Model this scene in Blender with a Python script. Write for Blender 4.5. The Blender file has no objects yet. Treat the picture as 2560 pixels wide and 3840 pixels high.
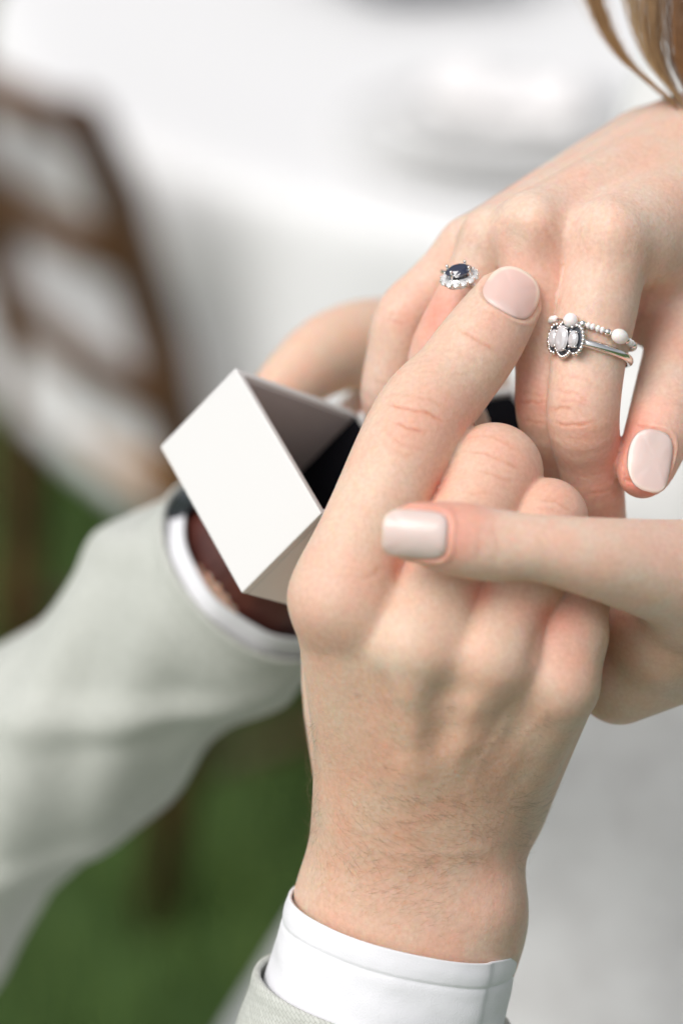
import bpy, bmesh, math, random
import numpy as np
from mathutils import Vector, Matrix, noise as mnoise

random.seed(7); rng = np.random.default_rng(11)
scene = bpy.context.scene
COL = scene.collection
rad = math.radians

# ------------------------------------------------------------------ camera
CAM_H, PITCH, DIST, PPM = 1.55, 28.0, 600.0, 16.5      # metres, degrees, mm, photo pixels per mm at DIST
cam_d = bpy.data.cameras.new('camera')
cam = bpy.data.objects.new('camera', cam_d); COL.objects.link(cam)
cam.location = (0, 0, CAM_H); cam.rotation_euler = (rad(90 - PITCH), 0, 0)
cam_d.sensor_fit = 'VERTICAL'; cam_d.sensor_height = 36.0; cam_d.sensor_width = 24.0
cam_d.lens = 36.0 * DIST / (3840 / PPM)
cam_d.clip_start = 0.01; cam_d.clip_end = 200
cam_d.dof.use_dof = True; cam_d.dof.focus_distance = 0.599
cam_d.dof.aperture_fstop = cam_d.lens / 18.5
scene.camera = cam

# ------------------------------------------------------------------ light: bright overcast
SUN_AZ, SUN_EL = 222.0, 53.0        # azimuth of the light counted from +X towards +Y
world = bpy.data.worlds.new('World'); scene.world = world; world.use_nodes = True
nt = world.node_tree; nt.nodes.clear()
w_out = nt.nodes.new('ShaderNodeOutputWorld'); w_bg = nt.nodes.new('ShaderNodeBackground')
w_sky = nt.nodes.new('ShaderNodeTexSky'); w_sky.sky_type = 'NISHITA'; w_sky.sun_disc = False
w_sky.sun_elevation = rad(SUN_EL); w_sky.sun_rotation = rad(90 - SUN_AZ)
w_sky.dust_density = 4.0; w_sky.air_density = 1.0; w_sky.ozone_density = 1.0
w_hs = nt.nodes.new('ShaderNodeHueSaturation'); w_hs.inputs['Saturation'].default_value = 0.22
nt.links.new(w_sky.outputs[0], w_hs.inputs['Color']); nt.links.new(w_hs.outputs[0], w_bg.inputs[0])
w_bg.inputs[1].default_value = 0.115
nt.links.new(w_bg.outputs[0], w_out.inputs[0])
sun_d = bpy.data.lights.new('sun', 'SUN'); sun_d.energy = 1.5; sun_d.angle = rad(38); sun_d.color = (1.0, 0.965, 0.92)
sun = bpy.data.objects.new('sun', sun_d); COL.objects.link(sun)
ldir = Vector((math.cos(rad(SUN_AZ)) * math.cos(rad(SUN_EL)), math.sin(rad(SUN_AZ)) * math.cos(rad(SUN_EL)), math.sin(rad(SUN_EL))))
sun.rotation_euler = ldir.to_track_quat('Z', 'Y').to_euler(); sun.location = (0, 0, 5)
scene.view_settings.view_transform = 'Standard'; scene.view_settings.look = 'None'
scene.view_settings.gamma = 1.0; scene.view_settings.use_curve_mapping = False
scene.view_settings.exposure = 0.22
scene.render.engine = 'CYCLES'
scene.cycles.use_denoising = True
scene.cycles.max_bounces = 8; scene.cycles.transmission_bounces = 8

# ------------------------------------------------------------------ helpers
cp, sp = math.cos(rad(PITCH)), math.sin(rad(PITCH))
RCAM = np.array([[1, 0, 0], [0, sp, -cp], [0, cp, sp]])     # columns: right, up, back
CPOS = np.array([0, 0, CAM_H])
def P(px, py, d=0.0):
    """photo pixel and distance in mm in front of the focus plane -> point in mm on camera axes"""
    z = -DIST + d; s = -z / DIST / PPM
    return np.array([(px - 1280) * s, (1920 - py) * s, z])
def R_(rpx, d=0.0): return rpx / PPM * (DIST - d) / DIST
def to_world(p):
    p = np.asarray(p, float)
    return p @ RCAM.T / 1000.0 + CPOS
def W(px, py, z):
    """photo pixel -> point on the horizontal plane at height z (metres)"""
    v = RCAM @ np.array([(px - 1280) / PPM, (1920 - py) / PPM, -DIST]); t = (z - CAM_H) / v[2]
    return CPOS + v * t

def new_mesh(name, verts, faces, mat=None, parent=None, smooth=True, base=None):
    """verts in world metres; the object's origin sits at base (or its parent's)"""
    verts = np.asarray(verts, float)
    if base is None:
        base = np.zeros(3) if parent is None else np.array(parent.matrix_world.translation) if False else org(parent)
    me = bpy.data.meshes.new(name)
    v = verts - base
    if isinstance(faces, np.ndarray) and faces.ndim == 2:
        n, k = faces.shape
        me.vertices.add(len(v)); me.vertices.foreach_set('co', v.astype(np.float32).ravel())
        me.loops.add(n * k); me.loops.foreach_set('vertex_index', faces.astype(np.int32).ravel())
        me.polygons.add(n); me.polygons.foreach_set('loop_start', np.arange(0, n * k, k, dtype=np.int32))
        me.update(calc_edges=True); me.validate()
    else:
        me.from_pydata(v.tolist(), [], [list(map(int, f)) for f in faces]); me.update()
    if smooth: me.polygons.foreach_set('use_smooth', np.ones(len(me.polygons), bool))
    if mat: me.materials.append(mat)
    o = bpy.data.objects.new(name, me); COL.objects.link(o)
    if parent is None: o.location = base
    else: o.parent = parent; o.location = base - org(parent)
    o['_o'] = [float(x) for x in base]
    return o
def org(o): return np.array(o['_o']) if o is not None else np.zeros(3)
def tag(o, label=None, cat=None, group=None, kind=None):
    if label: o['label'] = label
    if cat: o['category'] = cat
    if group: o['group'] = group
    if kind: o['kind'] = kind
    return o
def thing(name, loc, label, cat, group=None):
    o = bpy.data.objects.new(name, None); COL.objects.link(o); o.location = loc; o.empty_display_size = 0.05
    o['_o'] = [float(x) for x in loc]
    return tag(o, label, cat, group)
def set_col(o, cols, name='tint'):
    a = o.data.color_attributes.new(name, 'FLOAT_COLOR', 'POINT')
    c = np.ones((len(o.data.vertices), 4), np.float32); c[:, :3] = cols
    a.data.foreach_set('color', c.ravel())

def unit(v): v = np.asarray(v, float); return v / (np.linalg.norm(v) + 1e-12)

# generic swept tube; pts world metres; radii scalar list or (ra, rb) list
def tube_mesh(pts, radii, n=12, closed=False, caps=True, ref=None):
    pts = np.asarray(pts, float); m = len(pts)
    T = np.zeros_like(pts)
    for i in range(m):
        a = pts[(i - 1) % m] if (closed or i > 0) else pts[i]
        b = pts[(i + 1) % m] if (closed or i < m - 1) else pts[i]
        T[i] = unit(b - a)
    r0 = np.array(ref if ref is not None else (0.13, 0.27, 0.95), float)
    N = unit(r0 - T[0] * (r0 @ T[0])); V = []; F = []
    for i in range(m):
        N = unit(N - T[i] * (N @ T[i])); B = np.cross(T[i], N)
        r = radii[i] if hasattr(radii, '__len__') else radii
        ra, rb = r if hasattr(r, '__len__') else (r, r)
        for k in range(n):
            a = 2 * math.pi * k / n
            V.append(pts[i] + N * ra * math.cos(a) + B * rb * math.sin(a))
    for i in range(m if closed else m - 1):
        for k in range(n):
            j = (i + 1) % m
            F.append((i * n + k, i * n + (k + 1) % n, j * n + (k + 1) % n, j * n + k))
    if caps and not closed:
        F.append(tuple(range(n - 1, -1, -1))); F.append(tuple((m - 1) * n + k for k in range(n)))
    return V, F
def merge(parts):
    V = []; F = []
    for v, f in parts:
        o = len(V); V.extend(v); F.extend([tuple(i + o for i in q) for q in f])
    return V, F
def sphere_mesh(c, r, nu=14, nv=9, axes=None):
    c = np.asarray(c, float); rr = r if hasattr(r, '__len__') else (r, r, r)
    A = np.eye(3) if axes is None else np.asarray(axes)     # rows = axes
    V = [c + A[2] * rr[2]]; F = []
    for j in range(1, nv):
        t = math.pi * j / nv
        for i in range(nu):
            a = 2 * math.pi * i / nu
            V.append(c + A[0] * rr[0] * math.sin(t) * math.cos(a) + A[1] * rr[1] * math.sin(t) * math.sin(a) + A[2] * rr[2] * math.cos(t))
    V.append(c - A[2] * rr[2]); L = len(V) - 1
    for i in range(nu):
        F.append((0, 1 + i, 1 + (i + 1) % nu)); F.append((L, L - nu + (i + 1) % nu, L - nu + i))
    for j in range(nv - 2):
        for i in range(nu):
            a = 1 + j * nu + i; b = 1 + j * nu + (i + 1) % nu
            F.append((a, a + nu, b + nu, b))
    return V, F
def box_mesh(c, half, axes=None):
    A = np.eye(3) if axes is None else np.asarray(axes); c = np.asarray(c, float); V = []
    for sx in (-1, 1):
        for sy in (-1, 1):
            for sz in (-1, 1): V.append(c + A[0] * sx * half[0] + A[1] * sy * half[1] + A[2] * sz * half[2])
    return V, [(0, 1, 3, 2), (4, 6, 7, 5), (0, 4, 5, 1), (2, 3, 7, 6), (0, 2, 6, 4), (1, 5, 7, 3)]
def bevel(o, w, seg=2):
    m = o.modifiers.new('bevel', 'BEVEL'); m.width = w; m.segments = seg; m.limit_method = 'ANGLE'; m.angle_limit = rad(40)
    return o

# ------------------------------------------------------------------ materials
def mat(name, col, rough=0.5, metal=0.0, **kw):
    m = bpy.data.materials.new(name); m.use_nodes = True
    b = m.node_tree.nodes['Principled BSDF']
    b.inputs['Base Color'].default_value = (*col, 1); b.inputs['Roughness'].default_value = rough; b.inputs['Metallic'].default_value = metal
    for k, v in kw.items(): b.inputs[k].default_value = v
    return m
def nodes(m): return m.node_tree.nodes, m.node_tree.links, m.node_tree.nodes['Principled BSDF']
def add_noise_col(m, c1, c2, scale, detail=4, lo=0.35, hi=0.65, coord='Object'):
    N, L, b = nodes(m)
    tc = N.new('ShaderNodeTexCoord'); nz = N.new('ShaderNodeTexNoise'); nz.inputs['Scale'].default_value = scale; nz.inputs['Detail'].default_value = detail
    cr = N.new('ShaderNodeValToRGB'); cr.color_ramp.elements[0].position = lo; cr.color_ramp.elements[1].position = hi
    cr.color_ramp.elements[0].color = (*c1, 1); cr.color_ramp.elements[1].color = (*c2, 1)
    L.new(tc.outputs[coord], nz.inputs['Vector']); L.new(nz.outputs[0], cr.inputs[0]); L.new(cr.outputs[0], b.inputs['Base Color'])
    return nz
def add_bump(m, scale, strength, dist, kind='noise', coord='Object'):
    N, L, b = nodes(m)
    tc = N.new('ShaderNodeTexCoord'); bp = N.new('ShaderNodeBump'); bp.inputs['Strength'].default_value = strength; bp.inputs['Distance'].default_value = dist
    if kind == 'noise':
        t = N.new('ShaderNodeTexNoise'); t.inputs['Scale'].default_value = scale; t.inputs['Detail'].default_value = 3; out = t.outputs[0]
    else:
        t = N.new('ShaderNodeTexVoronoi'); t.feature = 'F1'; t.inputs['Scale'].default_value = scale; out = t.outputs['Distance']
    L.new(tc.outputs[coord], t.inputs['Vector']); L.new(out, bp.inputs['Height'])
    if b.inputs['Normal'].links: L.new(b.inputs['Normal'].links[0].from_socket, bp.inputs['Normal'])
    L.new(bp.outputs[0], b.inputs['Normal'])

def skin_material(name, sss=0.0013):
    m = bpy.data.materials.new(name); m.use_nodes = True; N, L, b = nodes(m)
    at = N.new('ShaderNodeAttribute'); at.attribute_name = 'tint'
    tc = N.new('ShaderNodeTexCoord')
    n1 = N.new('ShaderNodeTexNoise'); n1.inputs['Scale'].default_value = 110; n1.inputs['Detail'].default_value = 3
    n2 = N.new('ShaderNodeTexNoise'); n2.inputs['Scale'].default_value = 900; n2.inputs['Detail'].default_value = 2
    for n in (n1, n2): L.new(tc.outputs['Object'], n.inputs['Vector'])
    r1 = N.new('ShaderNodeValToRGB'); r1.color_ramp.elements[0].position = 0.3; r1.color_ramp.elements[1].position = 0.7
    r1.color_ramp.elements[0].color = (1.01, 0.89, 0.865, 1); r1.color_ramp.elements[1].color = (0.96, 1.0, 1.0, 1)
    r2 = N.new('ShaderNodeValToRGB'); r2.color_ramp.elements[0].position = 0.25; r2.color_ramp.elements[1].position = 0.75
    r2.color_ramp.elements[0].color = (0.90, 0.84, 0.81, 1); r2.color_ramp.elements[1].color = (1, 1, 1, 1)
    L.new(n1.outputs[0], r1.inputs[0]); L.new(n2.outputs[0], r2.inputs[0])
    m1 = N.new('ShaderNodeMix'); m1.data_type = 'RGBA'; m1.blend_type = 'MULTIPLY'; m1.inputs[0].default_value = 1
    m2 = N.new('ShaderNodeMix'); m2.data_type = 'RGBA'; m2.blend_type = 'MULTIPLY'; m2.inputs[0].default_value = 1
    L.new(at.outputs['Color'], m1.inputs[6]); L.new(r1.outputs[0], m1.inputs[7]); L.new(m1.outputs[2], m2.inputs[6]); L.new(r2.outputs[0], m2.inputs[7])
    L.new(m2.outputs[2], b.inputs['Base Color'])
    b.inputs['Subsurface Weight'].default_value = 1.0; b.inputs['Subsurface Radius'].default_value = (1.0, 0.36, 0.2); b.inputs['Subsurface Scale'].default_value = sss
    b.inputs['Roughness'].default_value = 0.5; b.inputs['Specular IOR Level'].default_value = 0.4
    v = N.new('ShaderNodeTexVoronoi'); v.feature = 'DISTANCE_TO_EDGE'; v.inputs['Scale'].default_value = 950
    mp = N.new('ShaderNodeMapping'); mp.inputs['Scale'].default_value = (1.0, 0.55, 1.0); mp.inputs['Rotation'].default_value = (0.3, 0.5, 0.6)
    L.new(tc.outputs['Object'], mp.inputs['Vector']); L.new(mp.outputs[0], v.inputs['Vector'])
    b1 = N.new('ShaderNodeBump'); b1.inputs['Strength'].default_value = 0.6; b1.inputs['Distance'].default_value = 0.00012
    b2 = N.new('ShaderNodeBump'); b2.inputs['Strength'].default_value = 0.45; b2.inputs['Distance'].default_value = 0.0004
    n3 = N.new('ShaderNodeTexNoise'); n3.inputs['Scale'].default_value = 420; n3.inputs['Detail'].default_value = 4
    L.new(tc.outputs['Object'], n3.inputs['Vector'])
    L.new(v.outputs['Distance'], b1.inputs['Height']); L.new(n3.outputs[0], b2.inputs['Height']); L.new(b1.outputs[0], b2.inputs['Normal']); L.new(b2.outputs[0], b.inputs['Normal'])
    return m
M = {}
M['skin_m'] = skin_material('man_skin'); M['skin_w'] = skin_material('woman_skin')
def nail_material(name, rough, coat):
    m = bpy.data.materials.new(name); m.use_nodes = True; N, L, b = nodes(m)
    at = N.new('ShaderNodeAttribute'); at.attribute_name = 'tint'; L.new(at.outputs['Color'], b.inputs['Base Color'])
    b.inputs['Roughness'].default_value = rough; b.inputs['Coat Weight'].default_value = coat; b.inputs['Coat Roughness'].default_value = 0.12
    b.inputs['Subsurface Weight'].default_value = 0.6; b.inputs['Subsurface Scale'].default_value = 0.0008; b.inputs['Subsurface Radius'].default_value = (1, 0.5, 0.4)
    return m
M['nail_m'] = nail_material('bare_nail', 0.34, 0.15); M['nail_w'] = nail_material('polished_nail', 0.36, 0.3)
M['leather'] = mat('dark_red_leather', (0.075, 0.018, 0.013), 0.4); add_noise_col(M['leather'], (0.05, 0.012, 0.009), (0.10, 0.026, 0.018), 120, 4); add_bump(M['leather'], 900, 0.3, 0.0004)
M['silver'] = mat('silver', (0.86, 0.85, 0.84), 0.16, 1.0); add_bump(M['silver'], 900, 0.05, 0.0002)
M['dark_silver'] = mat('oxidised_silver', (0.10, 0.11, 0.13), 0.4, 0.8)
M['sapphire'] = mat('sapphire', (0.006, 0.012, 0.045), 0.04, 0.0, **{'IOR': 1.77, 'Coat Weight': 1.0, 'Coat Roughness': 0.02})
M['crystal'] = mat('clear_stone', (0.93, 0.92, 0.95), 0.02, 0.0, **{'IOR': 1.9, 'Transmission Weight': 0.4, 'Specular IOR Level': 0.8})
M['diamond'] = mat('small_diamond', (0.95, 0.95, 0.96), 0.03, 0.0, **{'IOR': 2.2, 'Transmission Weight': 0.3, 'Coat Weight': 1.0, 'Coat Roughness': 0.02})
M['pearl'] = mat('pearl', (0.86, 0.83, 0.81), 0.22, 0.0, **{'Coat Weight': 0.6, 'Coat Roughness': 0.1, 'Subsurface Weight': 0.4, 'Subsurface Scale': 0.001, 'Sheen Weight': 0.2})
M['box_white'] = mat('white_board', (0.70, 0.695, 0.69), 0.6); add_bump(M['box_white'], 1500, 0.1, 0.0002)
M['box_liner'] = mat('grey_liner', (0.62, 0.60, 0.61), 0.7)
M['velvet'] = mat('black_velvet', (0.004, 0.004, 0.006), 0.95, **{'Specular IOR Level': 0.1})
M['shirt'] = mat('white_shirt_cotton', (0.80, 0.80, 0.84), 0.8, **{'Sheen Weight': 0.15}); add_bump(M['shirt'], 2600, 0.35, 0.0003); add_bump(M['shirt'], 60, 0.25, 0.003)
M['dress'] = mat('white_dress_fabric', (0.62, 0.63, 0.62), 0.85)
add_noise_col(M['dress'], (0.64, 0.64, 0.635), (0.72, 0.725, 0.72), 60, 3, 0.3, 0.6); add_bump(M['dress'], 70, 0.25, 0.002)
M['tablecloth'] = mat('white_linen', (0.77, 0.77, 0.775), 0.8); add_bump(M['tablecloth'], 300, 0.1, 0.001)
M['china'] = mat('white_china', (0.78, 0.78, 0.77), 0.18, **{'Coat Weight': 0.5})
add_noise_col(M['china'], (0.77, 0.77, 0.76), (0.80, 0.80, 0.79), 6)
M['napkin'] = mat('napkin_linen', (0.82, 0.80, 0.80), 0.85); add_bump(M['napkin'], 700, 0.2, 0.0005)
M['wood'] = mat('brown_wood', (0.10, 0.045, 0.02), 0.42)
nzw = add_noise_col(M['wood'], (0.055, 0.024, 0.010), (0.125, 0.058, 0.026), 14, 5); add_bump(M['wood'], 60, 0.15, 0.001)
M['seat'] = mat('tan_seat', (0.32, 0.17, 0.065), 0.6); add_noise_col(M['seat'], (0.24, 0.115, 0.04), (0.38, 0.20, 0.08), 18, 4)
M['ground'] = mat('lawn_soil', (0.04, 0.07, 0.02), 0.95); add_noise_col(M['ground'], (0.028, 0.062, 0.012), (0.06, 0.12, 0.024), 2.2, 6)
M['grass'] = mat('grass_blades', (0.05, 0.12, 0.025), 0.6); add_noise_col(M['grass'], (0.04, 0.085, 0.014), (0.13, 0.20, 0.045), 3.1, 6, 0.3, 0.72)
M['leaf'] = mat('leaf', (0.05, 0.10, 0.04), 0.5); M['petal'] = mat('pink_petal', (0.55, 0.14, 0.2), 0.6)
add_noise_col(M['leaf'], (0.04, 0.08, 0.03), (0.09, 0.14, 0.06), 30); add_noise_col(M['petal'], (0.5, 0.11, 0.17), (0.62, 0.22, 0.27), 40)
M['slate'] = mat('slate_blue_ceramic', (0.12, 0.13, 0.16), 0.35); add_noise_col(M['slate'], (0.10, 0.11, 0.14), (0.15, 0.16, 0.2), 25)
def hair_material():
    m = mat('hair', (0.2, 0.1, 0.04), 0.38); N, L, b = nodes(m)
    at = N.new('ShaderNodeAttribute'); at.attribute_name = 'tint'; L.new(at.outputs['Color'], b.inputs['Base Color'])
    return m
M['hair'] = hair_material()
def jacket_material():
    m = mat('sage_wool', (0.5, 0.51, 0.46), 0.9, **{'Sheen Weight': 0.2}); N, L, b = nodes(m)
    uv = N.new('ShaderNodeUVMap'); uv.uv_map = 'UVMap'
    mp = N.new('ShaderNodeMapping'); mp.inputs['Rotation'].default_value = (0, 0, 0.62)
    L.new(uv.outputs[0], mp.inputs['Vector'])
    br = N.new('ShaderNodeTexBrick'); br.inputs['Scale'].default_value = 330; br.inputs['Mortar Size'].default_value = 0.018; br.inputs['Mortar Smooth'].default_value = 0.6
    br.inputs['Color1'].default_value = (0.585, 0.60, 0.56, 1); br.inputs['Color2'].default_value = (0.52, 0.535, 0.495, 1); br.inputs['Mortar'].default_value = (0.31, 0.32, 0.285, 1)
    br.inputs['Brick Width'].default_value = 0.55; br.inputs['Row Height'].default_value = 0.3
    L.new(mp.outputs[0], br.inputs['Vector']); L.new(br.outputs['Color'], b.inputs['Base Color'])
    bp = N.new('ShaderNodeBump'); bp.inputs['Strength'].default_value = 0.5; bp.inputs['Distance'].default_value = 0.0004; bp.invert = True
    L.new(br.outputs['Fac'], bp.inputs['Height']); L.new(bp.outputs[0], b.inputs['Normal'])
    return m
M['jacket'] = jacket_material()

# ------------------------------------------------------------------ hands: smooth-union distance field -> mesh
def smin(a, b, k):
    h = np.maximum(k - np.abs(a - b), 0.0) / k
    return np.minimum(a, b) - h * h * h * k / 6.0
def f_cone(p, pr):
    a, b, r1, r2 = pr[:4]
    ba = b - a; pa = p - a
    if len(pr) > 4 and pr[4] is not None:           # flattened along a direction
        n, s = pr[4]; pa = pa + (pa @ n)[..., None] * n * (1 / s - 1); ba = ba + n * (ba @ n) * (1 / s - 1)
    l = math.sqrt(ba @ ba) + 1e-6; y = pa @ (ba / l); sn = max(-0.95, min(0.95, (r1 - r2) / l))
    x = np.sqrt(np.maximum((pa * pa).sum(-1) - y * y, 0)); t = np.clip(y - x * (sn / math.sqrt(1 - sn * sn)), 0, l)
    return np.sqrt(x * x + (y - t) ** 2) - (r1 - (r1 - r2) * t / l)
class Hand:
    def __init__(s): s.palm = []; s.fingers = []; s.kp = 10.0
    def pnode(s, n): return P(n[0], n[1], n[2]), R_(n[3], n[2])
    def bone(s, a, b, flat=None):
        (pa, ra), (pb, rb) = s.pnode(a), s.pnode(b); s.palm.append((pa, pb, ra, rb, flat))
    def ball(s, n, flat=None):
        p, r = s.pnode(n); s.palm.append((p, p + 1e-3, r, r, flat))
    def finger(s, chain, k=4.0, kj=8.0, blobs=(), spline=True):
        prims = []; N = [s.pnode(n) for n in chain]; Q = np.array([[*p, r] for p, r in N])
        if spline and len(Q) > 2:                       # smooth limb: spline through the joints
            E = np.vstack([2 * Q[0] - Q[1], Q, 2 * Q[-1] - Q[-2]]); out = [Q[0]]
            for i in range(1, len(E) - 2):
                for t in (0.25, 0.5, 0.75, 1.0):
                    a, b, c, d = E[i - 1], E[i], E[i + 1], E[i + 2]
                    out.append(b + 0.5 * t * (c - a + t * (2 * a - 5 * b + 4 * c - d + t * (3 * (b - c) + d - a))))
            Q = np.array(out); k = 0.02
        for a, b in zip(Q[:-1], Q[1:]): prims.append((a[:3], b[:3], a[3], b[3], None))
        for n in blobs:
            p, r = s.pnode(n); prims.append((p, p + 1e-3, r, r, None))
        s.fingers.append((prims, k, kj))
    def chainf(s, p, prims, k):
        f = None
        if len(prims) > 8:
            pt = np.array([np.concatenate([pr[0] - pr[2], pr[0] + pr[2], pr[1] - pr[3], pr[1] + pr[3]]) for pr in prims]).reshape(-1, 3)
            m = ((p > pt.min(0) - 16) & (p < pt.max(0) + 16)).all(-1); out = np.full(len(p), 15.0)
            if not m.any(): return out
            q = p[m]; step = 10
            for pr in prims:
                d = f_cone(q, pr); f = d if f is None else smin(f, d, k)
            out[m] = f; return out
        for pr in prims:
            d = f_cone(p, pr); f = d if f is None else smin(f, d, k)
        return f
    def field(s, p):
        palm = s.chainf(p, s.palm, s.kp); tot = palm
        for prims, k, kj in s.fingers: tot = smin(tot, smin(palm, s.chainf(p, prims, k), kj), 1.3)
        return tot
    def field_finger(s, i, p):
        prims, k, kj = s.fingers[i]; f = None
        for pr in prims:
            d = f_cone(p, pr); f = d if f is None else smin(f, d, k)
        return f
    def grad(s, p, e=0.05):
        g = np.stack([s.field(p + np.eye(3)[i] * e) - s.field(p - np.eye(3)[i] * e) for i in range(3)], -1)
        return g / (np.linalg.norm(g, axis=-1, keepdims=True) + 1e-9)
    def grad4(s, p, f, e=0.05):
        g = np.stack([s.field(p + np.eye(3)[i] * e) - f for i in range(3)], -1)
        return g / (np.linalg.norm(g, axis=-1, keepdims=True) + 1e-9)
    def hit(s, px, py, d0=110.0, d1=-230.0):
        """first surface point along the lens ray through photo pixels (arrays)"""
        px = np.atleast_1d(np.asarray(px, float)); py = np.atleast_1d(np.asarray(py, float))
        dr = np.stack([(px - 1280) / PPM, (1920 - py) / PPM, np.full(len(px), -DIST)], -1); dr /= np.linalg.norm(dr, axis=1, keepdims=True)
        t = (DIST - d0) / -dr[:, 2]; tmax = (DIST - d1) / -dr[:, 2]; live = np.arange(len(px)); out = np.full((len(px), 3), np.nan)
        for _ in range(110):
            f = s.field(dr[live] * t[live, None]); done = f < 0.02
            out[live[done]] = dr[live[done]] * t[live[done], None]
            t[live] += np.maximum(f * 0.75, 0.01); live = live[(~done) & (t[live] < tmax[live])]
            if not len(live): break
        return out
    def mesh(s, h=1.0, clip=None):
        lo = np.min([np.minimum(pr[0] - pr[2], pr[1] - pr[3]) for g in [s.palm] + [f[0] for f in s.fingers] for pr in g], 0) - 4
        hi = np.max([np.maximum(pr[0] + pr[2], pr[1] + pr[3]) for g in [s.palm] + [f[0] for f in s.fingers] for pr in g], 0) + 4
        n = np.ceil((hi - lo) / h).astype(int) + 1
        ax = [(lo[i] + h * np.arange(n[i])).astype(np.float32) for i in range(3)]
        def grp(prims, k, out):
            for pr in prims:
                r = max(pr[2], pr[3]) + 14
                a = np.maximum(np.floor((np.minimum(pr[0], pr[1]) - r - lo) / h).astype(int), 0)
                b = np.minimum(np.ceil((np.maximum(pr[0], pr[1]) + r - lo) / h).astype(int) + 1, n)
                sl = tuple(slice(a[i], b[i]) for i in range(3))
                G = np.stack(np.meshgrid(*[ax[i][sl[i]] for i in range(3)], indexing='ij'), -1)
                out[sl] = smin(out[sl], f_cone(G, pr).astype(np.float32), k)
            return out
        big = lambda: np.full(tuple(n), 60.0, np.float32)
        palm = grp(s.palm, s.kp, big()); tot = palm.copy()
        for prims, k, kj in s.fingers:
            j = smin(palm, grp(prims, k, big()), kj); tot = smin(tot, j, 1.3)
        V, F = surface_nets(tot, lo, h)
        for _ in range(2):
            f = s.field(V); V = V - np.clip(f, -0.5, 0.5)[:, None] * s.grad4(V, f)
        return V, F
def surface_nets(F, lo, h):
    nx, ny, nz = F.shape; ins = F < 0
    c = [ins[i:nx - 1 + i, j:ny - 1 + j, k:nz - 1 + k] for i in (0, 1) for j in (0, 1) for k in (0, 1)]
    sm = sum(x.astype(np.int8) for x in c); act = (sm > 0) & (sm < 8)
    idx = np.full(act.shape, -1, np.int64); I = np.argwhere(act); idx[act] = np.arange(len(I))
    acc = np.zeros((len(I), 3)); cnt = np.zeros(len(I))
    for ax in range(3):
        o = [a for a in range(3) if a != ax]
        for u in (0, 1):
            for v in (0, 1):
                a = I.copy(); a[:, o[0]] += u; a[:, o[1]] += v; b = a.copy(); b[:, ax] += 1
                fa = F[tuple(a.T)]; fb = F[tuple(b.T)]; m = (fa < 0) != (fb < 0)
                t = np.where(m, fa / np.where(m, fa - fb, 1), 0)
                p = a.astype(float); p[:, ax] += t
                acc[m] += p[m]; cnt[m] += 1
    V = lo + h * acc / cnt[:, None]
    quads = []
    for ax in range(3):
        u, v = (ax + 1) % 3, (ax + 2) % 3
        sl0 = [slice(None)] * 3; sl1 = [slice(None)] * 3
        sl0[ax] = slice(0, -1); sl1[ax] = slice(1, None)
        E = ins[tuple(sl0)] != ins[tuple(sl1)]
        e = np.argwhere(E); e = e[(e[:, u] > 0) & (e[:, v] > 0) & (e[:, u] < F.shape[u] - 1) & (e[:, v] < F.shape[v] - 1)]
        first_in = ins[tuple(e.T)]
        q = []
        for du, dv in ((-1, -1), (0, -1), (0, 0), (-1, 0)):
            k = e.copy(); k[:, u] += du; k[:, v] += dv; q.append(idx[tuple(k.T)])
        q = np.stack(q, 1); q[~first_in] = q[~first_in][:, ::-1]
        quads.append(q)
    return V, np.concatenate(quads)

def subdivide(H, V, F):
    """split every quad in four and lay the new points on the surface"""
    e = np.sort(np.concatenate([F[:, [k, (k + 1) % 4]] for k in range(4)]), 1); key = e[:, 0] * len(V) + e[:, 1]
    uq, inv = np.unique(key, return_inverse=True); ea, eb = uq // len(V), uq % len(V); nF = len(F); nV = len(V)
    mid = (V[ea] + V[eb]) / 2; cen = V[F].mean(1); ei = nV + inv.reshape(4, nF).T; ci = nV + len(uq) + np.arange(nF)
    V2 = np.concatenate([V, mid, cen]); F2 = np.concatenate([np.stack([F[:, k], ei[:, k], ci, ei[:, (k + 3) % 4]], 1) for k in range(4)])
    f = H.field(V2); g = H.grad4(V2, f); V2 = V2 - np.clip(f, -0.4, 0.4)[:, None] * g
    return V2, g, F2

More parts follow.
